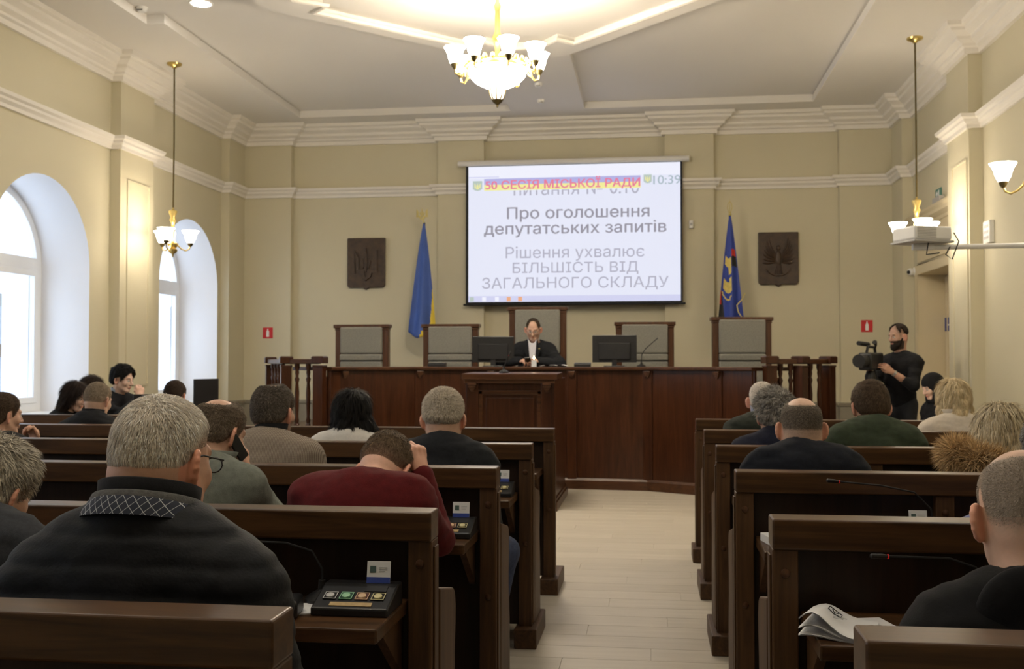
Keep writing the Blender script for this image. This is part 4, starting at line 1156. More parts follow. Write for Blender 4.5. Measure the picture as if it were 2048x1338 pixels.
mo = thing('desk_monitor', 'black flat monitor seen edge-on before the second window', 'monitor', (-4.45, 10.05, 0.76), 1.38)
MB().box(-0.20, 0.20, -0.012, 0.012, 0.20, 0.52).build('screen_panel', black_m, mo, bevel=0.005); MB().box(-0.02, 0.02, -0.03, -0.005, 0, 0.26).build('stand_neck', black_m, mo); MB().box(-0.10, 0.10, -0.08, 0.08, 0, 0.012).build('stand_base', black_m, mo, bevel=0.004)
def plain_chair(x, y, rz, label):
    t = thing('staff_chair', label, 'chair', (x, y, 0), rz, 'wooden chairs of the staff')
    MB().box(-0.21, 0.21, -0.20, 0.22, 0.43, 0.46).build('seat', wood_x, t, bevel=0.006)
    for a in (-0.19, 0.19):
        MB().box(a-0.018, a+0.018, -0.20, -0.164, 0, 0.92).build('back_leg', wood_z, t, bevel=0.004)
        MB().box(a-0.018, a+0.018, 0.17, 0.206, 0, 0.43).build('front_leg', wood_z, t, bevel=0.004)
    for z in (0.62, 0.74, 0.86): MB().box(-0.18, 0.18, -0.195, -0.175, z, z+0.06).build('back_slat', wood_x, t, bevel=0.004)
plain_chair(-5.22, 8.50, -1.45, 'wooden chair under the long-haired girl in black')
plain_chair(-5.44, 9.18, -1.5, 'wooden chair under the girl half hidden behind the thin man')
plain_chair(-5.44, 9.98, -2.0, 'wooden chair under the young man with black hair')
plain_chair(-4.06, 8.22, 0.1, 'wooden chair under the man beside the flat monitor')
plain_chair(2.90, 11.0, 1.95, 'wooden chair under the woman in the black headscarf')

# ================================================================== TV CAMERA on its tripod
vc = thing('video_camera', 'black professional video camera held on the tripod', 'camera', (2.34, 11.70, 1.36), 2.55)
MB().box(-0.075, 0.075, -0.17, 0.16, 0.0, 0.19).build('body', black_m, vc, smooth=True, bevel=0.02, seg=3)
MB().lathe([(0.062, 0), (0.062, 0.10), (0.07, 0.11), (0.07, 0.17), (0.058, 0.17)], 20, (0, 0.15, 0.10), Euler((-PI/2, 0, 0)).to_matrix()).build('lens', blackmat, vc, smooth=True, ang=40)
MB().tube([(0, -0.12, 0.19), (0, -0.10, 0.25), (0, 0.08, 0.255), (0, 0.11, 0.19)], 0.016, 8).build('carry_handle', black_m, vc, smooth=True)
MB().tube([(0.05, -0.05, 0.28), (0.05, 0.20, 0.29)], 0.024, 12).build('microphone', blackmat, vc, smooth=True)
MB().tube([(-0.06, 0.05, 0.22), (-0.10, 0.10, 0.27), (-0.10, 0.14, 0.30)], [0.01, 0.012, 0.028], 8).build('viewfinder', black_m, vc, smooth=True)
MB().box(-0.03, 0.03, -0.26, -0.17, 0.05, 0.15).build('battery', blackmat, vc, bevel=0.008)
MB().tube([(-0.07, 0.06, 0.02), (-0.10, 0.07, -0.10), (-0.11, 0.06, -0.20), (-0.06, 0.03, -0.22), (-0.02, 0.0, -0.15), (-0.03, 0.0, -0.02)], 0.008, 6).build('strap', blackmat, vc, smooth=True)
tp = thing('tripod', 'black tripod under the video camera', 'tripod', (2.34, 11.70, 0), 2.3)
MB().lathe([(0.03, 0.85), (0.03, 1.20), (0.06, 1.22), (0.065, 1.30), (0.045, 1.355)], 16).build('head', black_m, tp, smooth=True, ang=40)
MB().tube([(0.0, -0.05, 1.30), (0.05, -0.40, 1.18)], 0.010, 8).build('pan_bar', black_m, tp, smooth=True)
for k in range(3):
    a = PI/2+0.4+2*PI*k/3; MB().tube([(0.04*math.cos(a), 0.04*math.sin(a), 1.16), (0.20*math.cos(a), 0.20*math.sin(a), 0.55), (0.34*math.cos(a), 0.34*math.sin(a), 0.012)], [0.022, 0.018, 0.012], 8).build('leg', black_m, tp, smooth=True)
# ================================================================== PEOPLE
# bodies are implicit surfaces (smoothly blended ellipsoids and tapering limbs) meshed by surface nets
def _smin(a, b, k):
    if k <= 0: return np.minimum(a, b)
    h = np.maximum(k-np.abs(a-b), 0)/k
    return np.minimum(a, b) - h*h*k*0.25
def _smax(a, b, k):
    return -_smin(-a, -b, k)
class SDF:
    """list of primitives: ('cone',a,b,ra,rb,flat) ('ell',c,r,R) with blend k and sign"""
    def __init__(s): s.p = []
    def cone(s, a, b, ra, rb, k=0.02, flat=None, sign=1):
        s.p.append(('c', np.array(a, float), np.array(b, float), ra, rb, flat, k, sign)); return s
    def ell(s, c, r, R=None, k=0.02, sign=1):
        s.p.append(('e', np.array(c, float), np.array(r, float), None if R is None else np.array(R, float), 0, None, k, sign)); return s
    def chain(s, pts, rs, k=0.02, flat=None):
        for i in range(len(pts)-1): s.cone(pts[i], pts[i+1], rs[i], rs[i+1], k if i == 0 else max(k*0.5, 0.006), flat)
        return s
    def bounds(s):
        lo = np.full(3, 1e9); hi = -lo
        for q in s.p:
            if q[7] < 0: continue
            if q[0] == 'c': r = max(q[3], q[4])*1.6; L = np.minimum(q[1], q[2])-r; H = np.maximum(q[1], q[2])+r
            else: r = q[2].max(); L = q[1]-r; H = q[1]+r
            lo = np.minimum(lo, L); hi = np.maximum(hi, H)
        return lo, hi
    def val(s, X, Y, Z):
        """evaluate on broadcastable coordinate arrays"""
        f = None
        for q in s.p:
            d = s._d(q, X, Y, Z)
            if f is None: f = d
            elif q[7] > 0: f = _smin(f, d, q[6])
            else: f = _smax(f, -d, q[6])
        return f
    @staticmethod
    def _d(q, X, Y, Z):
        if q[0] == 'c':
            _, a, b, ra, rb, flat, k, sg = q
            px, py, pz = X-a[0], Y-a[1], Z-a[2]
            ba = b-a; L2 = max(float(ba@ba), 1e-9)
            t = np.clip((px*ba[0]+py*ba[1]+pz*ba[2])/L2, 0, 1)
            qx, qy, qz = px-t*ba[0], py-t*ba[1], pz-t*ba[2]
            if flat is not None:
                n, w = flat      # squash along n by w (<1 makes it thinner)
                al = qx*n[0]+qy*n[1]+qz*n[2]; g = (1/w-1)
                qx, qy, qz = qx+al*g*n[0], qy+al*g*n[1], qz+al*g*n[2]
            return np.sqrt(qx*qx+qy*qy+qz*qz) - (ra+(rb-ra)*t)
        _, c, r, R, _, _, k, sg = q
        px, py, pz = X-c[0], Y-c[1], Z-c[2]
        if R is not None:
            px, py, pz = R[0,0]*px+R[1,0]*py+R[2,0]*pz, R[0,1]*px+R[1,1]*py+R[2,1]*pz, R[0,2]*px+R[1,2]*py+R[2,2]*pz
        k0 = np.sqrt((px/r[0])**2+(py/r[1])**2+(pz/r[2])**2)
        k1 = np.sqrt((px/r[0]**2)**2+(py/r[1]**2)**2+(pz/r[2]**2)**2)
        return k0*(k0-1)/np.maximum(k1, 1e-6)
    def grid(s, xs, ys, zs):
        """evaluate on a grid, each primitive only near itself"""
        F = np.full((len(xs), len(ys), len(zs)), 0.08, np.float32)
        for q in s.p:
            if q[0] == 'c': r = max(q[3], q[4])*1.5; L = np.minimum(q[1], q[2])-r; H = np.maximum(q[1], q[2])+r
            else: r = q[2].max(); L = q[1]-r; H = q[1]+r
            m = 0.05 + q[6]
            i0, i1 = np.searchsorted(xs, [L[0]-m, H[0]+m]); j0, j1 = np.searchsorted(ys, [L[1]-m, H[1]+m]); k0, k1 = np.searchsorted(zs, [L[2]-m, H[2]+m])
            if i1 <= i0 or j1 <= j0 or k1 <= k0: continue
            d = s._d(q, xs[i0:i1, None, None], ys[None, j0:j1, None], zs[None, None, k0:k1]).astype(np.float32)
            S = F[i0:i1, j0:j1, k0:k1]
            F[i0:i1, j0:j1, k0:k1] = _smin(S, d, q[6]) if q[7] > 0 else _smax(S, -d, q[6])
        return F
def surface_nets(F, xs, ys, zs):
    ins = F < 0
    nx, ny, nz = F.shape
    c = ins[:-1, :-1, :-1].astype(np.int8)
    cnt = np.zeros((nx-1, ny-1, nz-1), np.int8)
    for a in (0, 1):
        for b in (0, 1):
            for d in (0, 1): cnt += ins[a:nx-1+a, b:ny-1+b, d:nz-1+d]
    act = (cnt > 0) & (cnt < 8)
    I, J, K = np.nonzero(act)
    if len(I) == 0: return np.zeros((0, 3)), np.zeros((0, 4), int)
    idx = np.full(act.shape, -1, np.int64); idx[I, J, K] = np.arange(len(I))
    acc = np.zeros((len(I), 3)); n = np.zeros(len(I))
    G = (xs, ys, zs)
    for ax in range(3):
        o1, o2 = [q for q in range(3) if q != ax]
        for u in (0, 1):
            for w in (0, 1):
                a = [I.copy(), J.copy(), K.copy()]; a[o1] = a[o1]+u; a[o2] = a[o2]+w
                b = [q.copy() for q in a]; b[ax] = b[ax]+1
                fa = F[a[0], a[1], a[2]]; fb = F[b[0], b[1], b[2]]
                m = (fa < 0) != (fb < 0)
                t = np.where(m, fa/np.where(m, fa-fb, 1), 0)
                P = np.stack([G[q][a[q]] for q in range(3)], 1).astype(float)
                P[:, ax] += t*(G[ax][b[ax]]-G[ax][a[ax]])
                acc[m] += P[m]; n[m] += 1
    V = acc/np.maximum(n, 1)[:, None]
    faces = []
    for ax in range(3):
        o1, o2 = [(1, 2), (2, 0), (0, 1)][ax]
        sl0 = [slice(None)]*3; sl1 = [slice(None)]*3
        sl0[ax] = slice(0, -1); sl1[ax] = slice(1, None)
        A = ins[tuple(sl0)]; B = ins[tuple(sl1)]
        e = np.array(np.nonzero(A != B))
        ok = (e[o1] > 0) & (e[o2] > 0) & (e[o1] < F.shape[o1]-1) & (e[o2] < F.shape[o2]-1)
        e = e[:, ok]
        fl_ = A[e[0], e[1], e[2]]
        def cell(d1, d2):
            q = [e[0].copy(), e[1].copy(), e[2].copy()]; q[o1] = q[o1]-d1; q[o2] = q[o2]-d2
            return idx[q[0], q[1], q[2]]
        Q = np.stack([cell(1, 1), cell(0, 1), cell(0, 0), cell(1, 0)], 1)
        Q[~fl_] = Q[~fl_][:, ::-1]
        faces.append(Q)
    Fc = np.concatenate(faces)
    Fc = Fc[(Fc >= 0).all(1)]
    return V, Fc
def axes(lo, hi, h):
    return [np.arange(lo[i]-2.2*h, hi[i]+2.3*h, h) for i in range(3)]
def mesh_from(V, Fq, name, m, parent=None, col=None):
    me = bpy.data.meshes.new(name)
    me.vertices.add(len(V)); me.vertices.foreach_set('co', np.asarray(V, np.float32).ravel())
    Fq = np.asarray(Fq); nf, k = Fq.shape
    me.loops.add(nf*k); me.loops.foreach_set('vertex_index', Fq.astype(np.int32).ravel())
    me.polygons.add(nf); me.polygons.foreach_set('loop_start', np.arange(0, nf*k, k, dtype=np.int32))
    me.polygons.foreach_set('use_smooth', np.ones(nf, bool))
    me.update(calc_edges=True)
    if m is not None: me.materials.append(m)
    if col is not None:
        a = me.color_attributes.new('col', 'FLOAT_COLOR', 'POINT')
        c4 = np.ones((len(V), 4), np.float32); c4[:, :3] = col; a.data.foreach_set('color', c4.ravel())
    o = bpy.data.objects.new(name, me); COL.objects.link(o)
    if parent is not None: o.parent = parent
    return o
def vnoise(P, scale, seed=0):
    """cheap smooth value noise on points (n,3) -> -1..1"""
    Q = P*scale + seed*17.13
    i = np.floor(Q).astype(np.int64); f = Q-i; f = f*f*(3-2*f)
    def h(a, b, c):
        n = (a*73856093 ^ b*19349663 ^ c*83492791 ^ (seed*2654435)) & 0xFFFFFF
        n = (n*1103515245+12345) & 0x7FFFFFFF
        return ((n >> 8) & 0xFFFF)/32767.5-1
    r = 0
    for a in (0, 1):
        for b in (0, 1):
            for c in (0, 1):
                w = (f[:, 0] if a else 1-f[:, 0])*(f[:, 1] if b else 1-f[:, 1])*(f[:, 2] if c else 1-f[:, 2])
                r = r + w*h(i[:, 0]+a, i[:, 1]+b, i[:, 2]+c)
    return r
def R_of(yaw=0, pitch=0, roll=0):
    """head frame: pitch>0 looks down, yaw>0 turns to the person's left, roll>0 tilts to the right shoulder"""
    return np.array(Euler((0, 0, yaw)).to_matrix() @ Euler((-pitch, 0, 0)).to_matrix() @ Euler((0, roll, 0)).to_matrix())
skin_m = attr_mat('skin', 0.5, bumpv=0.12, bscale=220, sss=0.08, spec=0.35)
hair_m = attr_mat('hair', 0.65, sheen=0.0, bumpv=0.35, bscale=240, spec=0.15, stretch=(1, 1, 0.35))

def head_sdf(H, R, sc, nb, neck_r, ears=True, face=True, jaw=1.0, es=1.0):
    """H head centre, R rotation, sc scale, nb neck base point"""
    S = SDF()
    def P(x, y, z): return H + R @ (np.array([x, y, z])*sc)
    def E(c, r, rot=None, **k): S.ell(P(*c), np.array(r)*sc, R if rot is None else R @ rot, **k)
    E((0, -0.014, 0.030), (0.0765, 0.098, 0.088), k=0.01)
    E((0, -0.046, -0.005), (0.066, 0.058, 0.060), k=0.02)                 # occiput
    E((0, -0.022, -0.024), (0.0745, 0.076, 0.078), k=0.015)                # straight sides down to the nape
    E((0, 0.028, -0.035), (0.062*jaw, 0.066, 0.078), k=0.03)              # face block
    for s in (-1, 1): S.cone(P(s*0.054*jaw, 0.0, -0.060), P(s*0.020, 0.066, -0.100), 0.020*sc, 0.020*sc, k=0.02)
    E((0, 0.068, -0.100), (0.024, 0.022, 0.020), k=0.02)                  # chin
    if face:
        S.cone(P(-0.034, 0.076, 0.022), P(0.034, 0.076, 0.022), 0.014*sc, 0.014*sc, k=0.015)
        for s in (-1, 1):
            E((s*0.038, 0.060, -0.028), (0.026, 0.026, 0.026), k=0.02)
            E((s*0.031, 0.098, 0.000), (0.018, 0.014, 0.011), k=0.012, sign=-1)
            E((s*0.031, 0.080, 0.000), (0.0135, 0.0125, 0.0115), k=0.002)
        S.cone(P(0, 0.090, 0.014), P(0, 0.112, -0.030), 0.008*sc, 0.0125*sc, k=0.01)
        for s in (-1, 1): E((s*0.012, 0.100, -0.034), (0.008, 0.010, 0.007), k=0.006)
        E((0, 0.094, -0.060), (0.024, 0.009, 0.0055), k=0.006); E((0, 0.093, -0.071), (0.021, 0.009, 0.006), k=0.005)
        E((0, 0.104, -0.0655), (0.022, 0.008, 0.0016), k=0.003, sign=-1)
    if ears:
        for s in (-1, 1):
            rot = np.array(Euler((0.18, 0, s*0.80)).to_matrix())
            E((s*0.087, -0.010, -0.020), (0.0066*es, 0.0212*es, 0.0335*es), rot, k=0.008)
            ring = [(s*(0.083+0.010*math.cos(a)*-1*0.9), -0.008+0.020*math.cos(a)*1.0, -0.008+0.031*math.sin(a)) for a in [PI*0.05+PI*1.5*i/9 for i in range(10)]]
            # helix rim curls from the front over the top down the back
            ring = []
            for i in range(9):
                a = 0.15*PI + 1.25*PI*i/8
                yy, zz = 0.0202*es*math.cos(a), 0.0325*es*math.sin(a)
                v = rot @ np.array([s*0.003, yy, zz]); ring.append(np.array([s*0.087, -0.010, -0.020])+v)
            S.chain([P(*r) for r in ring], [0.0048*sc]*9, k=0.004)
            v = rot @ np.array([s*0.010, 0.004, -0.004]); E(tuple(np.array([s*0.087, -0.010, -0.020])+v), (0.008, 0.009, 0.014), rot, k=0.005, sign=-1)
    S.cone(P(0, -0.030, -0.045), P(0, -0.012, -0.085), 0.056*sc*neck_r/0.058, neck_r, k=0.03)
    S.cone(P(0, -0.012, -0.085), nb, neck_r, neck_r*1.10, k=0.02)
    return S, P
def interp(t, xs_, ys_): return np.interp(t, xs_, ys_)
HAIRLINES = {   # azimuth from the back (deg) -> lowest hair height in head units
    'short': ([0, 35, 60, 80, 90, 104, 112, 125, 145, 165, 180], [-0.078, -0.076, -0.066, -0.035, 0.022, 0.026, -0.022, 0.010, 0.055, 0.078, 0.082]),
    'high':  ([0, 35, 60, 80, 90, 104, 112, 125, 145, 165, 180], [-0.045, -0.043, -0.036, -0.015, 0.026, 0.030, -0.015, 0.014, 0.060, 0.088, 0.092]),
    'crop':  ([0, 35, 60, 76, 86, 100, 112, 125, 145, 165, 180], [-0.048, -0.047, -0.040, -0.020, 0.020, 0.034, 0.034, 0.040, 0.060, 0.080, 0.085]),
    'bob':   ([0, 35, 60, 90, 110, 125, 145, 165, 180], [-0.105, -0.105, -0.105, -0.100, -0.095, -0.060, 0.050, 0.070, 0.072]),
}
def make_hair(S, P, H, R, sc, spec, parent, name='hair'):
    """spec: dict line, thick, col, bald=(centre,radius), strands, long(list of chains), res"""
    res = spec.get('res', 0.0045)
    ext = 0.02+spec.get('thick', 0.012)
    lo = H-0.150*sc-ext; hi = H+0.150*sc+ext
    extra = SDF(); has = False
    for pts, rs in spec.get('long', []):
        Q = [P(*p) for p in pts]
        extra.chain(Q, [r*sc for r in rs], k=0.03, flat=None); has = True
        for q, r in zip(Q, rs): lo = np.minimum(lo, q-r*1.3); hi = np.maximum(hi, q+r*1.3)
    xs, ys, zs = axes(lo, hi, res)
    base = SDF(); base.p = S.p[:4] + ([] if spec.get('nojaw') else [])
    F = base.grid(xs, ys, zs)
    X, Y, Z = np.meshgrid(xs, ys, zs, indexing='ij')
    D = np.stack([X-H[0], Y-H[1], Z-H[2]], -1).reshape(-1, 3) @ R / sc      # to head units
    az = np.degrees(np.arctan2(np.abs(D[:, 0]), -(D[:, 1]+0.005)))
    lx, ly = HAIRLINES[spec.get('line', 'short')]
    zl = np.interp(az, lx, ly) + spec.get('lift', 0)
    u = np.clip((D[:, 2]-zl)/spec.get('fade', 0.030), -0.4, 1)
    th = np.where(u > 0, u*(2-u), u*2.5)
    top = np.clip((D[:, 2]-0.02)/0.09, 0, 1)
    T = spec.get('thick', 0.012)*(1+spec.get('top', 0.3)*top)
    if 'bald' in spec:
        bc, br = spec['bald']
        db = np.linalg.norm((D-np.array(bc))*np.array(spec.get('baldsc', (1, 1, 1))), axis=1)
        th = np.where(th > 0, th*np.clip((db-br)/0.028, -0.35, 1), th)
    amp = spec.get('lump', 0.25)
    nz = vnoise(D*np.array(spec.get('nsc', (1, 1, 0.5))), 60, spec.get('seed', 1)) if amp > 0 else 0
    off = np.where(th > 0, T*th*(1+amp*nz), 0.006*np.minimum(th, 0)-0.0015*(th <= 0))
    G = F - (off*sc).reshape(F.shape).astype(np.float32)
    if has:
        Ge = extra.grid(xs, ys, zs)
        if amp > 0: Ge = Ge - (0.006*nz).reshape(F.shape).astype(np.float32)
        if 'facecut' in spec:      # keep the face free
            yc, zc = spec['facecut']
            cut = np.minimum(D[:, 1]-yc, zc-D[:, 2]).reshape(F.shape)*sc
            Ge = _smax(Ge, cut.astype(np.float32), 0.01)
        G = _smin(G, Ge, 0.025)
    V, Q = surface_nets(G, xs, ys, zs)
    Dv = (V-H) @ R / sc
    c = np.array(spec['col']); c2 = np.array(spec.get('col2', spec['col']))
    f = 0.5+0.5*vnoise(Dv*np.array([1, 1, 0.4]), 45, 3)
    f2 = 0.5+0.5*vnoise(Dv*np.array([1, 1, 0.25]), 160, 5)
    w = np.clip(0.55*f+0.45*f2, 0, 1)[:, None]
    colr = c*(1-w)+c2*w
    if 'nape' in spec:   # clipped shorter towards the nape: scalp shows through the stubble
        zl2 = np.interp(np.degrees(np.arctan2(np.abs(Dv[:, 0]), -(Dv[:, 1]+0.005))), lx, ly)
        g = np.clip(1-(Dv[:, 2]-zl2)/0.06, 0, 1)[:, None]*spec.get('napew', 0.7)
        colr = colr*(1-g)+np.array(spec['nape'])*g
    n = spec.get('strands', 0)
    if n:
        rng = np.random.default_rng(spec.get('seed', 1))
        tri = Q
        e1 = V[tri[:, 1]]-V[tri[:, 0]]; e2 = V[tri[:, 3]]-V[tri[:, 0]]
        N = np.cross(e1, e2); A = np.linalg.norm(N, axis=1); N = N/np.maximum(A, 1e-12)[:, None]
        cen = V[tri].mean(1); Dc = (cen-H) @ R / sc
        zlc = np.interp(np.degrees(np.arctan2(np.abs(Dc[:, 0]), -(Dc[:, 1]+0.005))), lx, ly)+spec.get('lift', 0)
        wgt = A*np.clip((Dc[:, 2]-zlc)/0.01, 0, 1)
        if 'bald' in spec:
            db = np.linalg.norm((Dc-np.array(bc))*np.array(spec.get('baldsc', (1, 1, 1))), axis=1); wgt = wgt*np.clip((db-br)/0.02, 0, 1)
        if has: wgt = np.maximum(wgt, A*(Dc[:, 2] < -0.06)*0.8)
        wgt /= wgt.sum()
        pick = rng.choice(len(tri), n, p=wgt)
        ab = rng.random((n, 2)); p0 = V[tri[pick, 0]] + e1[pick]*ab[:, :1] + e2[pick]*ab[:, 1:]
        Nn = N[pick]; Dp = (p0-H) @ R / sc
        # combing direction: away from the crown whorl, downwards
        wh = np.array(spec.get('whorl', (0.01, -0.075, 0.09)))
        flow = Dp-wh; flow = flow @ R.T
        flow += rng.normal(0, spec.get('jit', 0.03), flow.shape)
        if 'comb' in spec: flow = flow*0.4 + (R @ np.array(spec['comb']))*0.1
        flow -= Nn*(flow*Nn).sum(1)[:, None]; flow /= np.maximum(np.linalg.norm(flow, axis=1), 1e-9)[:, None]
        L = spec.get('slen', 0.014)*(0.6+0.8*rng.random(n))[:, None]*sc
        if spec.get('sfade', True):
            zlp = np.interp(np.degrees(np.arctan2(np.abs(Dp[:, 0]), -(Dp[:, 1]+0.005))), lx, ly)
            L = L*np.clip((Dp[:, 2]-zlp)/0.05, 0.25, 1)[:, None]
        lift = spec.get('slift', 0.35)
        d1 = flow*(1-lift)+Nn*lift; d1 /= np.linalg.norm(d1, axis=1)[:, None]
        side = np.cross(d1, Nn); side /= np.maximum(np.linalg.norm(side, axis=1), 1e-9)[:, None]
        wd = spec.get('swid', 0.0011)*(0.7+0.6*rng.random(n))[:, None]
        pm_ = p0 + d1*L*0.55 + Nn*L*0.06; pt = p0 + d1*L*0.85 + flow*L*0.2 - Nn*L*0.10
        p0 = p0 - Nn*0.002
        SV = np.stack([p0-side*wd, p0+side*wd, pm_+side*wd*0.8, pm_-side*wd*0.8, pt+side*wd*0.15, pt-side*wd*0.15], 1).reshape(-1, 3)
        b = np.arange(n)[:, None]*6 + len(V)
        SQ = np.concatenate([b+np.array([[0, 1, 2, 3]]), b+np.array([[3, 2, 4, 5]])])
        ci = rng.random(n)[:, None]; sc_col = c*(1-ci)+c2*ci
        if 'nape' in spec:
            zl2 = np.interp(np.degrees(np.arctan2(np.abs(Dp[:, 0]), -(Dp[:, 1]+0.005))), lx, ly)
            g = np.clip(1-(Dp[:, 2]-zl2)/0.06, 0, 1)[:, None]*spec.get('napew', 0.7)
            sc_col = sc_col*(1-g)+np.array(spec['nape'])*g
        sc_col = sc_col*(1+spec.get('svary', 0.3)*(2*rng.random(n)-1))[:, None]
        V = np.concatenate([V, SV]); Q = np.concatenate([Q, SQ]); colr = np.concatenate([colr, np.repeat(sc_col, 6, 0)])
    return mesh_from(V, Q, name, hair_m, parent, np.clip(colr, 0, 1))

def hand_sdf(w, d, n, s, curl, spread=0.0, size=1.0, thumb=0.5):
    """w wrist, d direction of the palm, n normal leaving the back of the hand, s = +1 when the thumb lies on d x n side"""
    S = SDF(); d = d/np.linalg.norm(d); n = n-d*(n@d); n = n/np.linalg.norm(n); t = np.cross(d, n)*s     # thumb side
    g = size
    S.cone(w, w+d*0.03*g, 0.024*g, 0.026*g, k=0.01, flat=(n, 0.72))
    S.cone(w+d*0.025*g+t*0.012*g, w+d*0.082*g+t*0.020*g, 0.023*g, 0.020*g, k=0.02, flat=(n, 0.62))
    S.cone(w+d*0.025*g-t*0.012*g, w+d*0.078*g-t*0.022*g, 0.022*g, 0.018*g, k=0.02, flat=(n, 0.62))
    Ls = [(0.044, 0.027, 0.022), (0.049, 0.030, 0.023), (0.045, 0.028, 0.022), (0.034, 0.021, 0.020)]
    for i, L in enumerate(Ls):
        o = (1.5-i)*0.0205*g
        p = w + d*(0.090-0.004*abs(i-1)-0.006*(i == 3))*g + t*o + n*0.002
        a = curl*(1+0.08*i)*0.8; dd = d + t*spread*(1.5-i)*0.18; dd = dd/np.linalg.norm(dd)
        pts = [p-d*0.02*g, p]; ang = 0.0
        for j, l in enumerate(L):
            ang += a*(0.9, 1.15, 0.75)[j]
            v = dd*math.cos(ang) - n*math.sin(ang)
            pts.append(pts[-1]+v*l*g)
        S.chain(pts, [0.0095*g, 0.0098*g, 0.0090*g, 0.0082*g, 0.0070*g], k=0.006)
    p = w + d*0.028*g + t*0.026*g
    v = d*(0.72-0.1*thumb)+t*(0.62-0.4*thumb)-n*0.42*thumb; v = v/np.linalg.norm(v); v2 = d*0.8-t*0.25*thumb-n*0.5*thumb; v2 = v2/np.linalg.norm(v2)
    S.chain([p-d*0.01-t*0.008, p+v*0.040*g, p+v*0.040*g+v2*0.030*g, p+v*0.040*g+v2*0.050*g], [0.015*g, 0.0110*g, 0.0098*g, 0.0080*g], k=0.012)
    return S
def ik(sh, hand, l1, l2, hint):
    """elbow position between shoulder and wrist, bending towards hint"""
    v = hand-sh; L = np.linalg.norm(v)
    if L > (l1+l2)*0.998: hand = sh+v/L*(l1+l2)*0.998; v = hand-sh; L = np.linalg.norm(v)
    u = v/L; a = (l1*l1-l2*l2+L*L)/(2*L); h = math.sqrt(max(l1*l1-a*a, 0))
    p = hint-u*(hint@u); p = p/max(np.linalg.norm(p), 1e-6)
    return sh+u*a+p*h, hand
shoe_mesh = None
def person(label, root, rz, spec, group=None):
    """root (x,y,z of the floor), rz: facing (0 faces the presidium). spec in local metres, +y forward"""
    sp = spec
    A = lambda v: np.array(v, float)
    sc = sp.get('sc', 1.0); H = A(sp['head']); nb = A(sp['neck']); pel = A(sp['pelvis']); bulk = sp.get('bulk', 1.0)
    R = R_of(sp.get('yaw', 0), sp.get('pitch', 0), sp.get('roll', 0))
    SW = sp.get('sw', 0.165)                          # half shoulder width to the joint
    nr = sp.get('neck_r', 0.058)
    ty = sp.get('turn', 0.0)                          # torso yaw
    tr = A([math.cos(ty), math.sin(ty), 0]); tf = A([-math.sin(ty), math.cos(ty), 0])
    up = nb-pel; up = up/np.linalg.norm(up)
    drop = sp.get('drop', 0.115)
    shs = {s: nb - up*drop + tr*(s*SW) + tf*sp.get('sfwd', -0.005) for s in (-1, 1)}
    for s in (-1, 1):
        if 'shrug%d' % s in sp: shs[s] = shs[s] + A([0, 0, sp['shrug%d' % s]])
    chest = nb - up*0.17 + tf*0.015; belly = pel + up*0.16 + tf*0.03*bulk
    # limbs
    arms = {}
    for s in (-1, 1):
        hand = A(sp['hand'][s]) if s in sp['hand'] else None
        el, hand = ik(shs[s], hand, 0.295*sc, 0.255*sc, A(sp.get('elbow', {}).get(s, (s*0.35, -0.6, -0.7))))
        arms[s] = (shs[s], el, hand)
    stand = sp.get('stand', False)
    legs = {}
    for s in (-1, 1):
        hip = pel + tr*(s*0.095) - A([0, 0, 0.02])
        if stand: kn = hip + A([s*0.02, 0.02, -0.43]); an = A([hip[0]+s*0.03, hip[1]-0.02, 0.09])
        else:
            kn = A(sp['knee'][s]) if 'knee' in sp else hip + A([s*0.06, 0.44, 0.015])
            an = A([kn[0]-s*sp.get('ankle_in', 0.0), kn[1]+sp.get('shin', -0.04), 0.09])
        legs[s] = (hip, kn, an)
    # ---------------- garment over torso and sleeves
    def torso(S, e, ke=0.08):
        S.cone(pel, belly, 0.160*bulk+e, 0.155*bulk+e, k=0.05, flat=(tf, 0.78))
        S.cone(belly, chest, 0.155*bulk+e, 0.150*bulk**0.6+e, k=ke, flat=(tf, 0.76))
        S.cone(shs[-1]*0.70+chest*0.30, shs[1]*0.70+chest*0.30, 0.098*bulk**0.5+e, 0.098*bulk**0.5+e, k=ke, flat=(tf, 0.88))
        S.cone(chest, nb-up*0.085, 0.125*bulk**0.5+e, 0.075+e, k=0.08, flat=(tf, 0.80))
        for s in (-1, 1):
            S.cone(nb-up*0.052+tr*(s*0.02)-tf*0.012, shs[s]+A([0, 0, 0.004]), 0.052+e, 0.050+e, k=0.07)
    G = SDF(); e = sp.get('ease', 0.012)
    torso(G, e)
    ar = sp.get('arm_r', 1.0)
    for s in (-1, 1):
        a, b, c = arms[s]
        G.cone(a, b, 0.052*ar+e, 0.043*ar+e, k=0.06)
        v = (c-b); L = np.linalg.norm(v); cuff = b + v*(1-sp.get('cuff', 0.02)/L)
        if sp.get('short_sleeve', {}).get(s): cuff = b+v*sp['short_sleeve'][s]
        G.cone(b, cuff, 0.043*ar+e, 0.032*ar+e, k=0.025)
    res = sp.get('gres', 0.011)
    lo, hi = G.bounds(); lo[2] = max(lo[2], pel[2]-0.14)
    xs, ys, zs = axes(lo, hi, res)
    F = G.grid(xs, ys, zs)
    # neck opening and hem
    N = SDF(); hu = (H-nb)/np.linalg.norm(H-nb); ncut = nr+sp.get('neck_gap', 0.004)
    N.cone(nb+up*0.012, nb+hu*0.16, ncut, ncut*1.5, k=0)
    Fn = N.grid(xs, ys, zs); F = _smax(F, -Fn, 0.012)
    F = _smax(F, ((pel[2]-0.10)-zs)[None, None, :]*np.ones_like(F), 0.02)
    fold = sp.get('fold', 0.007)
    X, Y, Z = np.meshgrid(xs, ys, zs, indexing='ij'); PT = np.stack([X, Y, Z], -1).reshape(-1, 3)
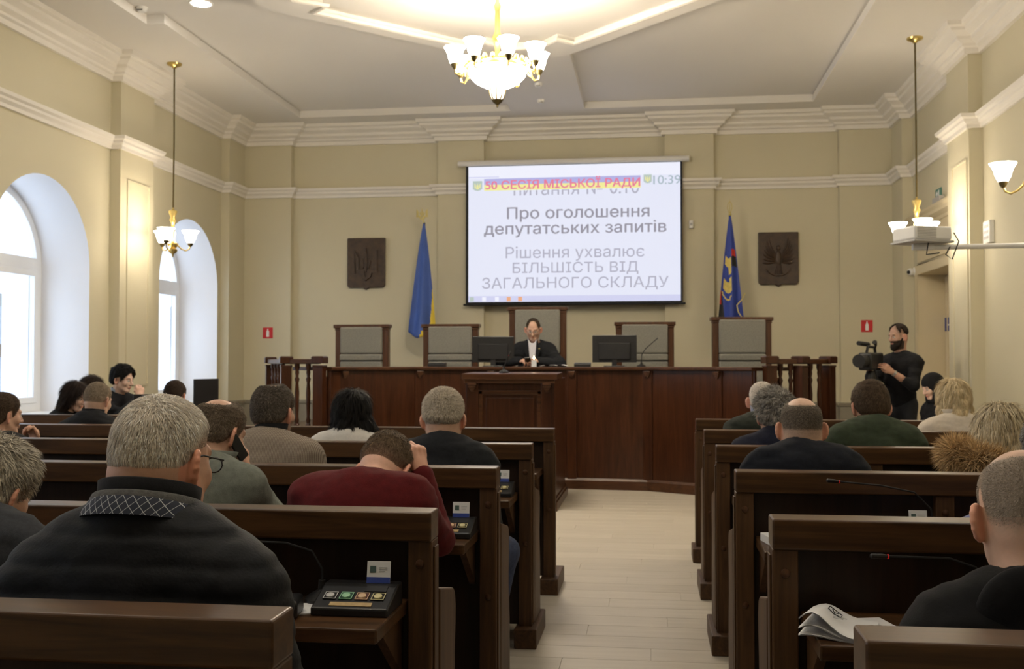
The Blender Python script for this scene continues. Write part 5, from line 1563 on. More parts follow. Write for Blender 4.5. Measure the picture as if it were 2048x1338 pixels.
    sd = sp.get('seed', 1)
    near = (np.abs(F.ravel()) < 0.04)
    disp = np.zeros(F.size, np.float32)
    pn = PT[near]
    dd = fold*(vnoise(pn*A([1.0, 1.0, 2.2]), 9, sd)+0.6*vnoise(pn*A([1.2, 1.2, 2.6]), 21, sd+3))
    if 'quilt' in sp:
        q0, qs, qd = sp['quilt']
        zz = pn[:, 2] + 0.10*np.abs(pn[:, 0]-nb[0])**1.5
        ph = (zz-q0)/qs; ph = ph-np.floor(ph)
        dd = dd + qd*(0.3-np.exp(-((ph-0.5)/0.17)**2))
    disp[near] = dd
    F = F - disp.reshape(F.shape)
    V, Q = surface_nets(F, xs, ys, zs)
    garment = (V, Q)
    # ---------------- body: one mesh - head and neck, torso core, limbs, hands
    S, P = head_sdf(H, R, sc, nb-up*0.05, nr, sp.get('ears', True), sp.get('face', True), sp.get('jaw', 1.0), sp.get('es', 1.0))
    for q in sp.get('rolls', []): S.ell(P(*q[0]), A(q[1])*sc, R, k=0.008)
    hres = sp.get('hres', 0.0045)
    lo = np.minimum(H-0.135*sc, nb-0.09); hi = np.maximum(H+0.135*sc, nb+0.09)
    xs, ys, zs = axes(lo, hi, hres)
    Vh, Qh = surface_nets(S.grid(xs, ys, zs), xs, ys, zs)
    D = (Vh-H) @ R / sc
    base = A(sp.get('skin', (0.56, 0.34, 0.25)))*A([1.22, 1.25, 1.27])
    col = np.tile(base, (len(Vh), 1))
    col *= (1+0.07*vnoise(Vh, 35, 2)+0.05*vnoise(Vh, 110, 4))[:, None]
    def blend(mask, c, w=1.0):
        m = (np.clip(mask, 0, 1)*w)[:, None]; return col*(1-m)+A(c)*m
    ear = np.clip((np.abs(D[:, 0])-0.076)/0.008, 0, 1)*(np.abs(D[:, 2]+0.01) < 0.05)*(np.abs(D[:, 1]+0.008) < 0.04)
    col = blend(ear, base*A([1.12, 0.80, 0.74]), 0.7)
    def blob(c, r, sharp=0.5): return 1-np.clip((np.linalg.norm((D-A(c))/A(r), axis=1)-sharp)/(1-sharp+1e-6), 0, 1)
    if sp.get('face', True):
        col = blend(blob((0, 0.10, -0.066), (0.026, 0.02, 0.012)), base*A([1.0, 0.58, 0.55]), 0.8)
        for s in (-1, 1):
            eb = (np.linalg.norm((D-A((s*0.031, 0.084, 0.0)))/A((0.0145, 0.016, 0.0085)), axis=1) < 1)*1.0
            col = blend(eb, (0.62, 0.60, 0.57)); col = blend(blob((s*0.031, 0.093, 0.0), (0.007, 0.01, 0.007), 0.8), (0.03, 0.025, 0.02))
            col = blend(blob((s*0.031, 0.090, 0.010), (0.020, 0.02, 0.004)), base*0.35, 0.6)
            col = blend(blob((s*0.033, 0.086, 0.024), (0.024, 0.02, 0.0065)), sp.get('brow', (0.07, 0.045, 0.03)), 0.85)
    if 'beard' in sp:
        bc, bw = sp['beard']
        m = ((D[:, 2] < -0.040-0.25*np.maximum(0, 0.05-D[:, 1])) & (D[:, 1] > -0.005) & (D[:, 2] > -0.14))*1.0
        lips = blob((0, 0.10, -0.066), (0.024, 0.02, 0.009), 0.8); col = blend(m*(1-lips), bc, bw)
    if 'stub' in sp:                         # clipped hair stubble on the scalp
        bc, bw, line, lift = sp['stub']
        az = np.degrees(np.arctan2(np.abs(D[:, 0]), -(D[:, 1]+0.005))); zl = np.interp(az, *HAIRLINES[line])+lift
        m = np.clip((D[:, 2]-zl)/0.035, 0, 1)*(np.abs(D[:, 0]) < 0.0785)
        if 'stub_bald' in sp:
            q, r_ = sp['stub_bald']; m = m*np.clip((np.linalg.norm(D-A(q), axis=1)-r_)/0.04, 0, 1)
        col = blend(m*(0.85+0.25*vnoise(Vh, 260, 6)), bc, bw)
    VV = [Vh]; QQ = [Qh]; CC = [col]; n0 = len(Vh)
    core = SDF(); torso(core, -0.012)
    for s in (-1, 1):
        a, b, c = arms[s]; core.cone(a, b, 0.048*ar, 0.040*ar, k=0.04)
        u = (c-b)/np.linalg.norm(c-b); core.cone(b, c+u*0.02, 0.041*ar, 0.026, k=0.02)
        hip, kn, an = legs[s]; core.cone(hip, kn, 0.075, 0.050, k=0.03); core.cone(kn, an, 0.048, 0.034, k=0.02)
    lo, hi = core.bounds(); xs, ys, zs = axes(lo, hi, sp.get('cres', 0.018))
    Vc, Qc = surface_nets(core.grid(xs, ys, zs), xs, ys, zs)
    VV.append(Vc); QQ.append(Qc+n0); CC.append(np.tile(base, (len(Vc), 1))); n0 += len(Vc)
    for s in (-1, 1):
        a, b, c = arms[s]; hs = sp.get('hands', {}).get(s, {})
        d = A(hs.get('d', (c-b)/np.linalg.norm(c-b))); n = A(hs.get('n', (0, 0, 1)))
        if abs((d/np.linalg.norm(d))@(n/np.linalg.norm(n))) > 0.95: n = A((0, 1, 0.3))
        hd = hand_sdf(c, d, n, hs.get('s', s), hs.get('curl', 0.55), hs.get('spread', 0.3), sc*hs.get('size', 1.0), hs.get('thumb', 0.5))
        u = (c-b)/np.linalg.norm(c-b); hd.cone(c-u*0.11, c+u*0.012, 0.034*ar, 0.0255, k=0.012)
        lo, hi = hd.bounds(); xs, ys, zs = axes(lo, hi, sp.get('fres', 0.006))
        V1, Q1 = surface_nets(hd.grid(xs, ys, zs), xs, ys, zs)
        VV.append(V1); QQ.append(Q1+n0); CC.append(np.tile(base*A([1.0, 0.93, 0.9]), (len(V1), 1))*(1+0.06*vnoise(V1, 60, 7))[:, None]); n0 += len(V1)
    body = mesh_from(np.concatenate(VV), np.concatenate(QQ), 'person', skin_m, None, np.clip(np.concatenate(CC), 0, 1))
    body.location = root; body.rotation_euler = (0, 0, rz)
    tag(body, label, 'person', group)
    g = mesh_from(garment[0], garment[1], sp.get('gname', 'jacket'), sp['gmat'], body)
    if 'hair' in sp: make_hair(S, P, H, R, sc, sp['hair'], body)
    # ---------------- trousers, shoes
    T = SDF(); T.cone(pel+up*0.08, pel-A([0, 0, 0.03]), 0.155*bulk, 0.165*bulk, k=0.04, flat=(tf, 0.8))
    for s in (-1, 1):
        hip, kn, an = legs[s]; T.cone(hip, kn, 0.095, 0.068, k=0.05); T.cone(kn, an+A([0, 0, -0.015]), 0.066, 0.052, k=0.03)
    lo, hi = T.bounds(); xs, ys, zs = axes(lo, hi, sp.get('tres', 0.016))
    V, Q = surface_nets(T.grid(xs, ys, zs), xs, ys, zs)
    mesh_from(V, Q, 'trousers', sp.get('tmat', cloth_dark), body)
    global shoe_mesh
    for s in (-1, 1):
        an = legs[s][2]
        if shoe_mesh is None:
            W = SDF(); W.cone((0, -0.06, 0.045), (0, 0.12, 0.03), 0.042, 0.040, k=0.02, flat=((0, 0, 1), 0.9)); W.cone((0, -0.05, 0.05), (0, -0.02, 0.11), 0.040, 0.042, k=0.03)
            lo, hi = W.bounds(); xs, ys, zs = axes(lo, hi, 0.010); Fw = W.grid(xs, ys, zs); Fw = np.maximum(Fw, -(zs)[None, None, :]*np.ones_like(Fw))
            Vs, Qs = surface_nets(Fw, xs, ys, zs); so = mesh_from(Vs, Qs, 'shoe', black_m, body); shoe_mesh = so.data
        else:
            so = bpy.data.objects.new('shoe', shoe_mesh); COL.objects.link(so); so.parent = body
        so.location = (an[0], an[1]+0.02, 0.0)
    return body, dict(P=P, H=H, R=R, sc=sc, nb=nb, up=up, arms=arms, nr=nr, tr=tr, tf=tf)
def collar(body, info, m, name, r, h, tilt=0.25, open_front=0.6, thick=0.006, lift=0.0, flare=0.012, back=0.0):
    """standing collar round the neck, open at the front"""
    nb, up, tr, tf = info['nb'], info['up'], info['tr'], info['tf']
    rows = []
    n = 36
    for z, rr in ((0, 0), (h*0.5, flare*0.4), (h, flare), (h+0.002, flare+thick*0.5), (h, flare+thick), (h*0.5, flare*0.4+thick), (0, thick)):
        row = []
        for k in range(n+1):
            a = -PI/2 - (PI-open_front) + 2*(PI-open_front)*k/n
            rad = r+rr
            p = nb + tr*(rad*math.cos(a)) + tf*(rad*1.02*math.sin(a)-0.008) + up*(lift+z - tilt*(r*math.sin(a))*0.9 + back*(math.sin(a) < 0)*abs(math.sin(a)))
            row.append(tuple(p))
        rows.append(row)
    return MB().grid(rows).build(name, m, body, smooth='all')
def glasses(body, info, label=None):
    P = info['P']; sc = info['sc']; m = MB()
    for s in (-1, 1):
        c = np.array([s*0.032, 0.112, 0.002])
        m.tube([P(c[0]+0.023*math.cos(a), c[1]-0.25*abs(0.023*math.cos(a))*0.3, c[2]-0.004+0.016*math.sin(a)) for a in [2*PI*i/14 for i in range(15)]], 0.0017*sc, 5, cap=False)
        m.tube([P(s*0.054, 0.108, 0.006), P(s*0.078, 0.085, 0.008), P(s*0.088, 0.012, 0.012), P(s*0.087, -0.012, 0.004), P(s*0.083, -0.022, -0.012)], 0.0019*sc, 5)
    m.tube([P(-0.010, 0.114, 0.006), P(0, 0.116, 0.009), P(0.010, 0.114, 0.006)], 0.0017*sc, 5)
    m.build('glasses_frame', black_m, body, smooth='all')
    for s in (-1, 1):
        l_ = MB(); l_.add([P(s*0.032+0.021*math.cos(a), 0.112, -0.002+0.0145*math.sin(a)) for a in [2*PI*i/14 for i in range(14)]], [tuple(range(14))]); l_.build('glasses_lens', glass, body)
# ---------------- cloth
cloth_dark = mat('dark_trousers', (0.012, 0.013, 0.017), 0.85, vary=0.2, nscale=30)
denim = mat('blue_denim', (0.028, 0.042, 0.095), 0.85, vary=0.3, nscale=60, bumpv=0.2, bscale=500)
def fabric(name, col, vary=0.12, ns=60, bv=0.18, bs=420, rough=0.9, sheen=0.1): return mat(name, col, rough, vary=vary, nscale=ns, bumpv=bv, bscale=bs, sheen=sheen, spec=0.25)
def weave(name, c1, c2, sx=180, sz=180, rough=0.92, mixd=0.5):
    m, nt, b = _new(name)
    vec = coords(nt)
    w1 = nt.nodes.new('ShaderNodeTexWave'); w1.wave_type = 'BANDS'; w1.bands_direction = 'X'; w1.inputs['Scale'].default_value = sx; w1.inputs['Distortion'].default_value = 0.6
    w2 = nt.nodes.new('ShaderNodeTexWave'); w2.wave_type = 'BANDS'; w2.bands_direction = 'Z'; w2.inputs['Scale'].default_value = sz; w2.inputs['Distortion'].default_value = 0.6
    nt.links.new(vec, w1.inputs['Vector']); nt.links.new(vec, w2.inputs['Vector'])
    ad = nt.nodes.new('ShaderNodeMath'); ad.operation = 'MULTIPLY'; nt.links.new(w1.outputs['Fac'], ad.inputs[0]); nt.links.new(w2.outputs['Fac'], ad.inputs[1])
    nt.links.new(ramp(nt, ad.outputs[0], [(0.0, c1), (mixd, c2)]), b.inputs['Base Color'])
    b.inputs['Roughness'].default_value = rough; b.inputs['Specular IOR Level'].default_value = 0.2
    bump(nt, b, ad.outputs[0], 0.3, 0.001)
    return m
def seat(label, X, Yh, zt, k=None, floor=0.0, root=None, rz=0.0, **sp):
    """someone seated in bench row k: X, Yh, zt give the top of the head in the room"""
    sc = sp.setdefault('sc', 1.0)
    pt = sp.get('pitch', 0.0)
    if root is None: root = (X + sp.pop('dx', 0.0), ROW[k]+0.20+sp.pop('dy', 0.0), floor)
    v = Vector((X-root[0], Yh-root[1], 0)); v = Euler((0, 0, -rz)).to_matrix() @ v
    # the crown is about 0.118 above the head centre along the (pitched) head axis
    crown = 0.118*sc
    H = np.array([v.x, v.y, zt-floor-crown*(0.35*math.cos(pt)+0.65)])
    sp['head'] = H
    if 'neck' not in sp:
        nk = np.array([0.0, -0.045-0.09*math.sin(pt), sp.get('nkz', -0.108)+0.04*(1-math.cos(pt))])*sc
        sp['neck'] = H + nk
    sp.setdefault('pelvis', (0.0, 0.0, 0.57))
    nb = np.array(sp['neck'])
    sp.setdefault('hand', {})
    for s in (-1, 1): sp['hand'].setdefault(s, (sp['pelvis'][0]+s*0.13, 0.36, 0.66))
    return person(label, root, rz, sp, 'people in the hall')
SK = (0.52, 0.315, 0.225)

# ---- man in the quilted jacket, nearest on the left
quilt = fabric('quilted_nylon', (0.0065, 0.0075, 0.0105), 0.25, 25, 0.25, 160, 0.7, 0.0)
check = bpy.data.materials.new('check_lining'); check.use_nodes = True
def check_mat():
    m, nt, b = _new('checked_lining')
    vec = coords(nt, 'Object', (1, 1, 1))
    mp = nt.nodes.new('ShaderNodeMapping'); mp.inputs['Rotation'].default_value = (0, 0.75, 0); nt.links.new(vec, mp.inputs['Vector'])
    br = nt.nodes.new('ShaderNodeTexBrick'); br.offset = 0.0; br.inputs['Scale'].default_value = 1.0
    br.inputs['Brick Width'].default_value = 0.014; br.inputs['Row Height'].default_value = 0.014; br.inputs['Mortar Size'].default_value = 0.0004
    br.inputs['Color1'].default_value = (0.012, 0.018, 0.035, 1); br.inputs['Color2'].default_value = (0.02, 0.026, 0.045, 1); br.inputs['Mortar'].default_value = (0.55, 0.57, 0.6, 1)
    sw = nt.nodes.new('ShaderNodeSeparateXYZ'); cb = nt.nodes.new('ShaderNodeCombineXYZ'); nt.links.new(mp.outputs[0], sw.inputs[0])
    nt.links.new(sw.outputs['X'], cb.inputs['X']); nt.links.new(sw.outputs['Z'], cb.inputs['Y']); nt.links.new(cb.outputs[0], br.inputs['Vector'])
    nt.links.new(br.outputs['Color'], b.inputs['Base Color']); b.inputs['Roughness'].default_value = 0.85
    return m
grey_rib = fabric('grey_ribbing', (0.10, 0.10, 0.10), 0.2, 120, 0.3, 300)
black_cl = fabric('black_cloth', (0.008, 0.008, 0.010), 0.2, 60, 0.15, 300, 0.85, 0.05)
b_, inf = seat('grey-haired man with glasses in a dark quilted jacket', -1.035, 2.13, 1.366, 0, yaw=-0.30, pitch=0.16, sc=1.06, es=1.15, bulk=1.30, sw=0.205, neck_r=0.086, arm_r=1.35, ease=0.022, drop=0.185, nkz=-0.085,
     gmat=quilt, quilt=(0.60, 0.054, 0.0045), gres=0.0085, hres=0.0035, fold=0.004, skin=(0.50, 0.28, 0.19), jaw=1.12, neck_gap=0.012,
     knee={-1: (-0.20, 0.44, 0.56), 1: (0.20, 0.44, 0.56)},
     hand={-1: (-0.15, 0.42, 0.68), 1: (0.20, 0.42, 0.68)}, elbow={1: (0.35, -0.45, -0.8)}, gname='quilted_jacket', seed=4,
     hair=dict(line='crop', lift=-0.008, svary=0.5, jit=0.014, thick=0.006, col=(0.36, 0.30, 0.23), col2=(1.0, 0.93, 0.82), res=0.0035, strands=40000, slen=0.021, swid=0.0008, slift=0.17, nape=(0.46, 0.29, 0.21), napew=0.8, fade=0.05, lump=0.1, seed=3, whorl=(0.015, -0.06, 0.10)))
collar(b_, inf, black_cl, 'stand_collar', 0.092, 0.054, 0.34, 0.55, 0.010, -0.012, 0.002)
collar(b_, inf, grey_rib, 'collar_edge', 0.112, 0.016, 0.34, 0.65, 0.006, -0.004, -0.006)
collar(b_, inf, check_mat(), 'checked_collar_lining', 0.128, 0.034, 0.34, 0.75, 0.006, -0.036, -0.018)
glasses(b_, inf)

# ---- grey-haired man in the charcoal suit at the left edge
suit_c = fabric('charcoal_suit', (0.030, 0.033, 0.040), 0.18, 90, 0.15, 500)
b_, inf = seat('grey-haired man in a charcoal suit at the left edge', -1.755, 2.62, 1.222, 0, dy=0.22, nkz=-0.065, yaw=-0.25, pitch=0.42, roll=0.12, bulk=1.1, sw=0.175, neck_r=0.062, arm_r=1.15, ease=0.014, gmat=suit_c, gname='suit_jacket', skin=SK, hres=0.0042, gres=0.010, seed=6,
     hand={-1: (-0.12, 0.50, 0.83), 1: (0.22, 0.48, 0.82)},
     hair=dict(line='short', thick=0.017, col=(0.17, 0.145, 0.11), col2=(0.62, 0.57, 0.47), svary=0.45, res=0.004, strands=20000, jit=0.015, slen=0.028, swid=0.0009, slift=0.15, nape=(0.36, 0.26, 0.20), napew=0.5, fade=0.04, lump=0.25, seed=8))
collar(b_, inf, suit_c, 'jacket_collar', 0.070, 0.035, 0.22, 0.7, 0.007, 0.0, 0.006)

# ---- man on the phone in the grey sweater
knit_g = fabric('grey_green_knit', (0.150, 0.165, 0.140), 0.15, 50, 0.35, 260)
b_, inf = seat('balding man in a grey sweater holding a phone to his ear', -1.606, 3.75, 1.302, 1, dy=0.13, dx=-0.06, yaw=-0.45, pitch=0.38, bulk=1.05, sw=0.165, neck_r=0.060, arm_r=1.1, ease=0.012, gmat=knit_g, gname='sweater', skin=SK, hres=0.0045, seed=2, fold=0.006, shin=-0.04,
     hand={1: (0.150, 0.46, 1.03)}, elbow={1: (0.5, 0.3, -0.9)}, hands={1: dict(d=(-0.22, 0.02, 0.97), n=(0.9, -0.3, 0.2), curl=0.6, s=-1)}, fres=0.0045,
     hair=dict(line='short', thick=0.008, col=(0.085, 0.062, 0.042), col2=(0.20, 0.155, 0.11), strands=9000, slen=0.012, swid=0.0010, bald=((0.0, -0.055, 0.112), 0.050), nape=(0.30, 0.20, 0.15), napew=0.5, fade=0.045, lump=0.12, seed=5))
collar(b_, inf, knit_g, 'sweater_collar', 0.072, 0.045, 0.22, 0.5, 0.012, 0.0, 0.006)
P_ = inf['P']; ph = MB(); Rph = Matrix(inf['R'].tolist()); ph.obox(P_(0.090, 0.032, -0.048), (0.009, 0.045, 0.10), Rph @ Euler((1.0, 0.0, 0.0)).to_matrix())
ph = ph.build('mobile_phone', black_m, bevel=0.003); ph.matrix_world = b_.matrix_basis.copy()
tag(ph, 'black mobile phone held to the ear of the balding man', 'phone')

# ---- tweed jacket
tweed = weave('beige_tweed', (0.15, 0.12, 0.095), (0.40, 0.335, 0.265), 48, 70)
b_, inf = seat('man in a beige tweed jacket with a black turtleneck', -1.765, 4.75, 1.338, 2, dy=0.03, dx=-0.02, yaw=-0.28, pitch=0.06, sc=1.03, bulk=1.15, sw=0.20, neck_r=0.064, arm_r=1.15, ease=0.014, gmat=tweed, gname='tweed_jacket', skin=SK, seed=9, fold=0.006, beard=((0.10, 0.085, 0.075), 0.55),
     hair=dict(line='short', thick=0.010, col=(0.040, 0.032, 0.026), col2=(0.17, 0.14, 0.11), strands=9000, slen=0.013, swid=0.0012, bald=((0.0, -0.03, 0.135), 0.030), nape=(0.22, 0.15, 0.11), napew=0.45, fade=0.05, lump=0.12, seed=9))
collar(b_, inf, black_cl, 'turtleneck', 0.066, 0.05, 0.12, 0.1, 0.008, 0.012, 0.003)
# ---- woman with long black hair
white_knit = fabric('white_knit', (0.62, 0.60, 0.56), 0.05, 60, 0.2, 200)
b_, inf = seat('woman with long black hair in a white top', -1.733, 5.95, 1.266, 3, sw=0.155, bulk=0.85, neck_r=0.048, pitch=0.12, sc=0.98, ears=False, gmat=white_knit, gname='white_top', skin=SK, seed=3,
     hair=dict(line='bob', thick=0.020, col=(0.0035, 0.003, 0.003), col2=(0.012, 0.010, 0.009), strands=9000, slen=0.07, swid=0.0018, slift=0.10, sfade=False, lump=0.1, seed=12, facecut=(0.045, -0.3), comb=(0, -0.1, -1),
       long=[([(0, -0.06, 0.02), (0.0, -0.075, -0.10), (0.01, -0.075, -0.215)], [0.08, 0.075, 0.060]), ([(0.055, -0.03, 0.0), (0.092, -0.050, -0.09), (0.15, -0.055, -0.19)], [0.05, 0.055, 0.045]), ([(-0.055, -0.03, 0.0), (-0.068, -0.045, -0.10), (-0.060, -0.05, -0.21)], [0.05, 0.045, 0.040])]))
# ---- man in the dark suit at the aisle
suit_d = fabric('dark_suit', (0.010, 0.011, 0.014), 0.2, 90, 0.12, 500)
b_, inf = seat('grey cropped man in a dark suit sitting by the aisle', -0.952, 4.75, 1.312, 2, yaw=0.02, pitch=0.10, sc=1.0, bulk=1.15, sw=0.185, neck_r=0.069, arm_r=1.1, ease=0.014, drop=0.12, gmat=suit_d, gname='suit_jacket', tmat=denim, skin=(0.58, 0.36, 0.26), seed=5, jaw=1.1,
     rolls=[((0, -0.072, -0.075), (0.050, 0.014, 0.008)), ((0, -0.070, -0.092), (0.052, 0.016, 0.008))], knee={-1: (-0.14, 0.44, 0.56), 1: (0.27, 0.43, 0.57)}, shin=-0.12, ankle_in=0.08,
     hair=dict(line='high', thick=0.012, col=(0.36, 0.305, 0.235), col2=(0.70, 0.63, 0.52), strands=11000, slen=0.016, swid=0.0011, slift=0.5, nape=(0.48, 0.37, 0.29), napew=0.5, fade=0.05, lump=0.12, seed=14))
collar(b_, inf, suit_d, 'jacket_collar', 0.078, 0.035, 0.18, 0.7, 0.007, 0.0, 0.006)
# ---- man in the red sweater, head bowed on his hand
red_k = fabric('red_knit', (0.090, 0.0055, 0.007), 0.12, 40, 0.25, 320)
b_, inf = seat('man in a red sweater with head bowed on his fist', -0.965, 3.74, 1.158, 1, dx=-0.03, dy=0.02, yaw=-0.25, pitch=0.95, sc=1.0, bulk=1.15, sw=0.170, neck_r=0.064, arm_r=1.05, ease=0.014, drop=0.075, sfwd=0.03, gmat=red_k, gname='red_sweater', skin=(0.60, 0.36, 0.27), seed=7, fold=0.006, hres=0.004, neck=(0.015, 0.30, 1.035),
     hand={1: (0.152, 0.585, 1.045), -1: (-0.15, 0.60, 0.83)}, elbow={1: (0.30, 0.0, -0.95), -1: (-0.5, 0.1, -0.8)}, hands={1: dict(d=(-0.22, -0.02, 0.97), n=(0.75, -0.62, 0.1), curl=1.25, s=-1, thumb=0.9)}, fres=0.004,
     hair=dict(line='high', thick=0.013, col=(0.075, 0.048, 0.028), col2=(0.20, 0.14, 0.085), res=0.004, strands=14000, slen=0.016, swid=0.0010, slift=0.3, nape=(0.34, 0.21, 0.15), napew=0.75, fade=0.055, lump=0.15, seed=15))
collar(b_, inf, red_k, 'ribbed_neckline', 0.068, 0.022, 0.10, 0.0, 0.008, 0.004, 0.0)
# ---- smaller figures on the left
jk = fabric('black_jacket', (0.009, 0.009, 0.011), 0.2, 60, 0.15, 300)
b_, inf = seat('thin fair-haired man in black before the staff table', -4.004, 7.18, 1.289, 4, dy=0.1, yaw=-0.2, pitch=0.28, sw=0.165, gmat=jk, skin=(0.50, 0.32, 0.235), seed=11, hres=0.005,
     hair=dict(line='high', thick=0.006, col=(0.16, 0.12, 0.085), col2=(0.32, 0.26, 0.19), strands=4000, slen=0.012, swid=0.0018, bald=((0.0, 0.02, 0.14), 0.03), nape=(0.34, 0.24, 0.17), napew=0.6, fade=0.06, lump=0.1, seed=16))
collar(b_, inf, jk, 'jacket_collar', 0.066, 0.04, 0.2, 0.6, 0.008, 0.0, 0.006)
b_, inf = seat('brown-haired man resting his chin at the left edge', -3.888, 5.88, 1.249, 3, dy=0.1, yaw=-0.55, pitch=0.12, sw=0.165, gmat=jk, skin=SK, seed=12, hres=0.0045,
     hand={1: (0.07, 0.36, 0.93)}, elbow={1: (0.4, 0.4, -0.8)}, hands={1: dict(d=(-0.1, -0.1, 1), n=(0.3, 1, 0), curl=1.0, s=-1)},
     hair=dict(line='short', thick=0.011, col=(0.045, 0.028, 0.017), col2=(0.12, 0.08, 0.05), strands=7000, slen=0.014, swid=0.0015, nape=(0.25, 0.16, 0.11), napew=0.4, fade=0.04, lump=0.12, seed=17))
# staff at the window table
LONG_B = [([(0, -0.06, 0.02), (0.0, -0.08, -0.12), (0.0, -0.10, -0.30)], [0.075, 0.060, 0.040]), ([(0.055, -0.02, 0.0), (0.072, -0.03, -0.12), (0.072, -0.02, -0.28)], [0.045, 0.040, 0.028]), ([(-0.055, -0.02, 0.0), (-0.072, -0.03, -0.12), (-0.072, -0.02, -0.28)], [0.045, 0.040, 0.028])]
b_, inf = seat('long-haired girl in black bending over the staff table', -4.98, 8.55, 1.262, root=(-5.20, 8.52, 0), rz=-1.72, nkz=-0.14, pitch=0.35, sc=0.96, sw=0.15, bulk=0.82, neck_r=0.046, ears=False, gmat=jk, gname='black_top', skin=(0.62, 0.42, 0.33), seed=13, hres=0.005,
     hand={-1: (-0.10, 0.46, 0.80), 1: (0.12, 0.46, 0.80)},
     hair=dict(line='bob', thick=0.014, col=(0.010, 0.006, 0.005), col2=(0.035, 0.022, 0.017), strands=5000, slen=0.07, swid=0.002, slift=0.08, sfade=False, lump=0.1, seed=18, facecut=(0.035, -0.4), comb=(0, -0.2, -1), long=LONG_B))
b_, inf = seat('dark-haired girl half hidden behind the thin man', -5.19, 9.20, 1.305, root=(-5.42, 9.19, 0), rz=-1.7, nkz=-0.14, pitch=0.25, sc=0.96, sw=0.15, bulk=0.82, neck_r=0.046, ears=False, gmat=fabric('brown_knit', (0.035, 0.022, 0.014)), gname='brown_cardigan', skin=(0.60, 0.40, 0.31), seed=14, hres=0.005,
     hand={-1: (-0.10, 0.46, 0.80), 1: (0.12, 0.46, 0.80)},
     hair=dict(line='bob', thick=0.014, col=(0.012, 0.007, 0.005), col2=(0.04, 0.026, 0.018), strands=4000, slen=0.07, swid=0.002, slift=0.08, sfade=False, lump=0.1, seed=19, facecut=(0.035, -0.4), comb=(0, -0.2, -1), long=LONG_B))
shirt_b = fabric('pale_blue_shirt', (0.42, 0.48, 0.56), 0.08)
b_, inf = seat('young man with black hair holding his hand to his mouth', -5.25, 9.88, 1.395, root=(-5.40, 9.98, 0), rz=-1.9, nkz=-0.14, pitch=0.22, yaw=0.25, sc=1.0, sw=0.185, neck_r=0.055, gmat=jk, gname='black_jacket', skin=(0.62, 0.42, 0.33), seed=15, hres=0.0045, brow=(0.012, 0.01, 0.01),
     hand={1: (0.06, 0.42, 1.10), -1: (-0.12, 0.42, 0.81)}, elbow={1: (0.7, 0.3, -0.8)}, hands={1: dict(d=(-0.15, -0.1, 1), n=(0.5, 0.8, 0), curl=1.0, s=-1)}, fres=0.005,
     hair=dict(line='short', thick=0.022, col=(0.005, 0.0045, 0.005), col2=(0.016, 0.014, 0.014), strands=6000, slen=0.03, swid=0.002, slift=0.15, fade=0.02, lump=0.2, seed=20))
collar(b_, inf, shirt_b, 'shirt_collar', 0.060, 0.035, 0.2, 0.6, 0.005, 0.012, 0.003)
b_, inf = seat('dark-haired man beside the flat monitor', -4.04, 8.50, 1.278, root=(-4.06, 8.28, 0), rz=0.0, yaw=-0.1, pitch=0.30, sw=0.165, gmat=jk, skin=(0.40, 0.23, 0.16), seed=16, hres=0.005,
     hand={-1: (-0.16, 0.44, 0.80), 1: (0.16, 0.44, 0.80)},
     hair=dict(line='high', thick=0.007, col=(0.020, 0.012, 0.008), col2=(0.055, 0.033, 0.022), strands=4000, slen=0.012, swid=0.0018, fade=0.05, lump=0.1, seed=21))

# ---- chairman behind the counter
b_, inf = seat('chairman in a dark suit and glasses looking down at his phone', -1.415, 12.52, 1.962, floor=ZP, root=(-1.42, 12.78, ZP), rz=PI, nkz=-0.15, yaw=0.05, pitch=0.42, sc=1.02, bulk=1.12, sw=0.18, neck_r=0.062, arm_r=1.15, ease=0.014, gmat=suit_d, gname='suit_jacket', skin=(0.45, 0.275, 0.205), seed=17, hres=0.0045, gres=0.010, jaw=1.08, neck_gap=0.016,
     hand={-1: (-0.10, 0.42, 0.865), 1: (0.145, 0.40, 0.865)}, elbow={-1: (-0.9, 0.0, -0.3), 1: (0.9, 0.0, -0.3)}, cuff=0.0,
     hands={-1: dict(d=(0.75, 0.5, 0.0), n=(-0.3, 0.3, 0.9), curl=0.9, s=1), 1: dict(d=(-0.75, 0.5, 0.0), n=(0.3, 0.3, 0.9), curl=0.9, s=-1)}, fres=0.005,
     hair=dict(line='high', lift=0.012, thick=0.004, col=(0.040, 0.028, 0.020), col2=(0.085, 0.06, 0.042), strands=3500, slen=0.008, swid=0.0016, bald=((0.0, 0.080, 0.088), 0.056), fade=0.03, lump=0.15, seed=22))
glasses(b_, inf)
shirt_w = fabric('white_shirt', (0.60, 0.61, 0.68), 0.05)
fr = MB()
nb = inf['nb']
fr.prism([(-0.055, nb[2]+0.03), (-0.030, nb[2]-0.26), (0.030, nb[2]-0.26), (0.055, nb[2]+0.03), (0.02, nb[2]-0.02), (-0.02, nb[2]-0.02)], nb[1]+0.05, nb[1]+0.140, 'y')
fr.build('shirt_front', shirt_w, b_, bevel=0.008)
collar(b_, inf, shirt_w, 'shirt_collar', 0.063, 0.034, 0.25, 0.35, 0.006, 0.012, 0.004)
for s in (-1, 1):
    lp_ = MB(); lp_.prism([(s*0.034, nb[2]-0.27), (s*0.105, nb[2]-0.10), (s*0.062, nb[2]+0.015), (s*0.05, nb[2]+0.01)], nb[1]+0.118, nb[1]+0.148, 'y'); lp_.build('lapel', suit_d, b_, bevel=0.004)
MB().obox((-0.085, nb[1]+0.150, nb[2]-0.085), (0.018, 0.004, 0.010), (0, 0.2, 0)).build('lapel_pin', gold, b_)
ph = MB().obox((0.0, 0, 0), (0.075, 0.012, 0.15), (1.15, 0, 0)).build('mobile_phone', black_m, bevel=0.003); ph.location = (-1.45, 12.28, ZK+0.075)
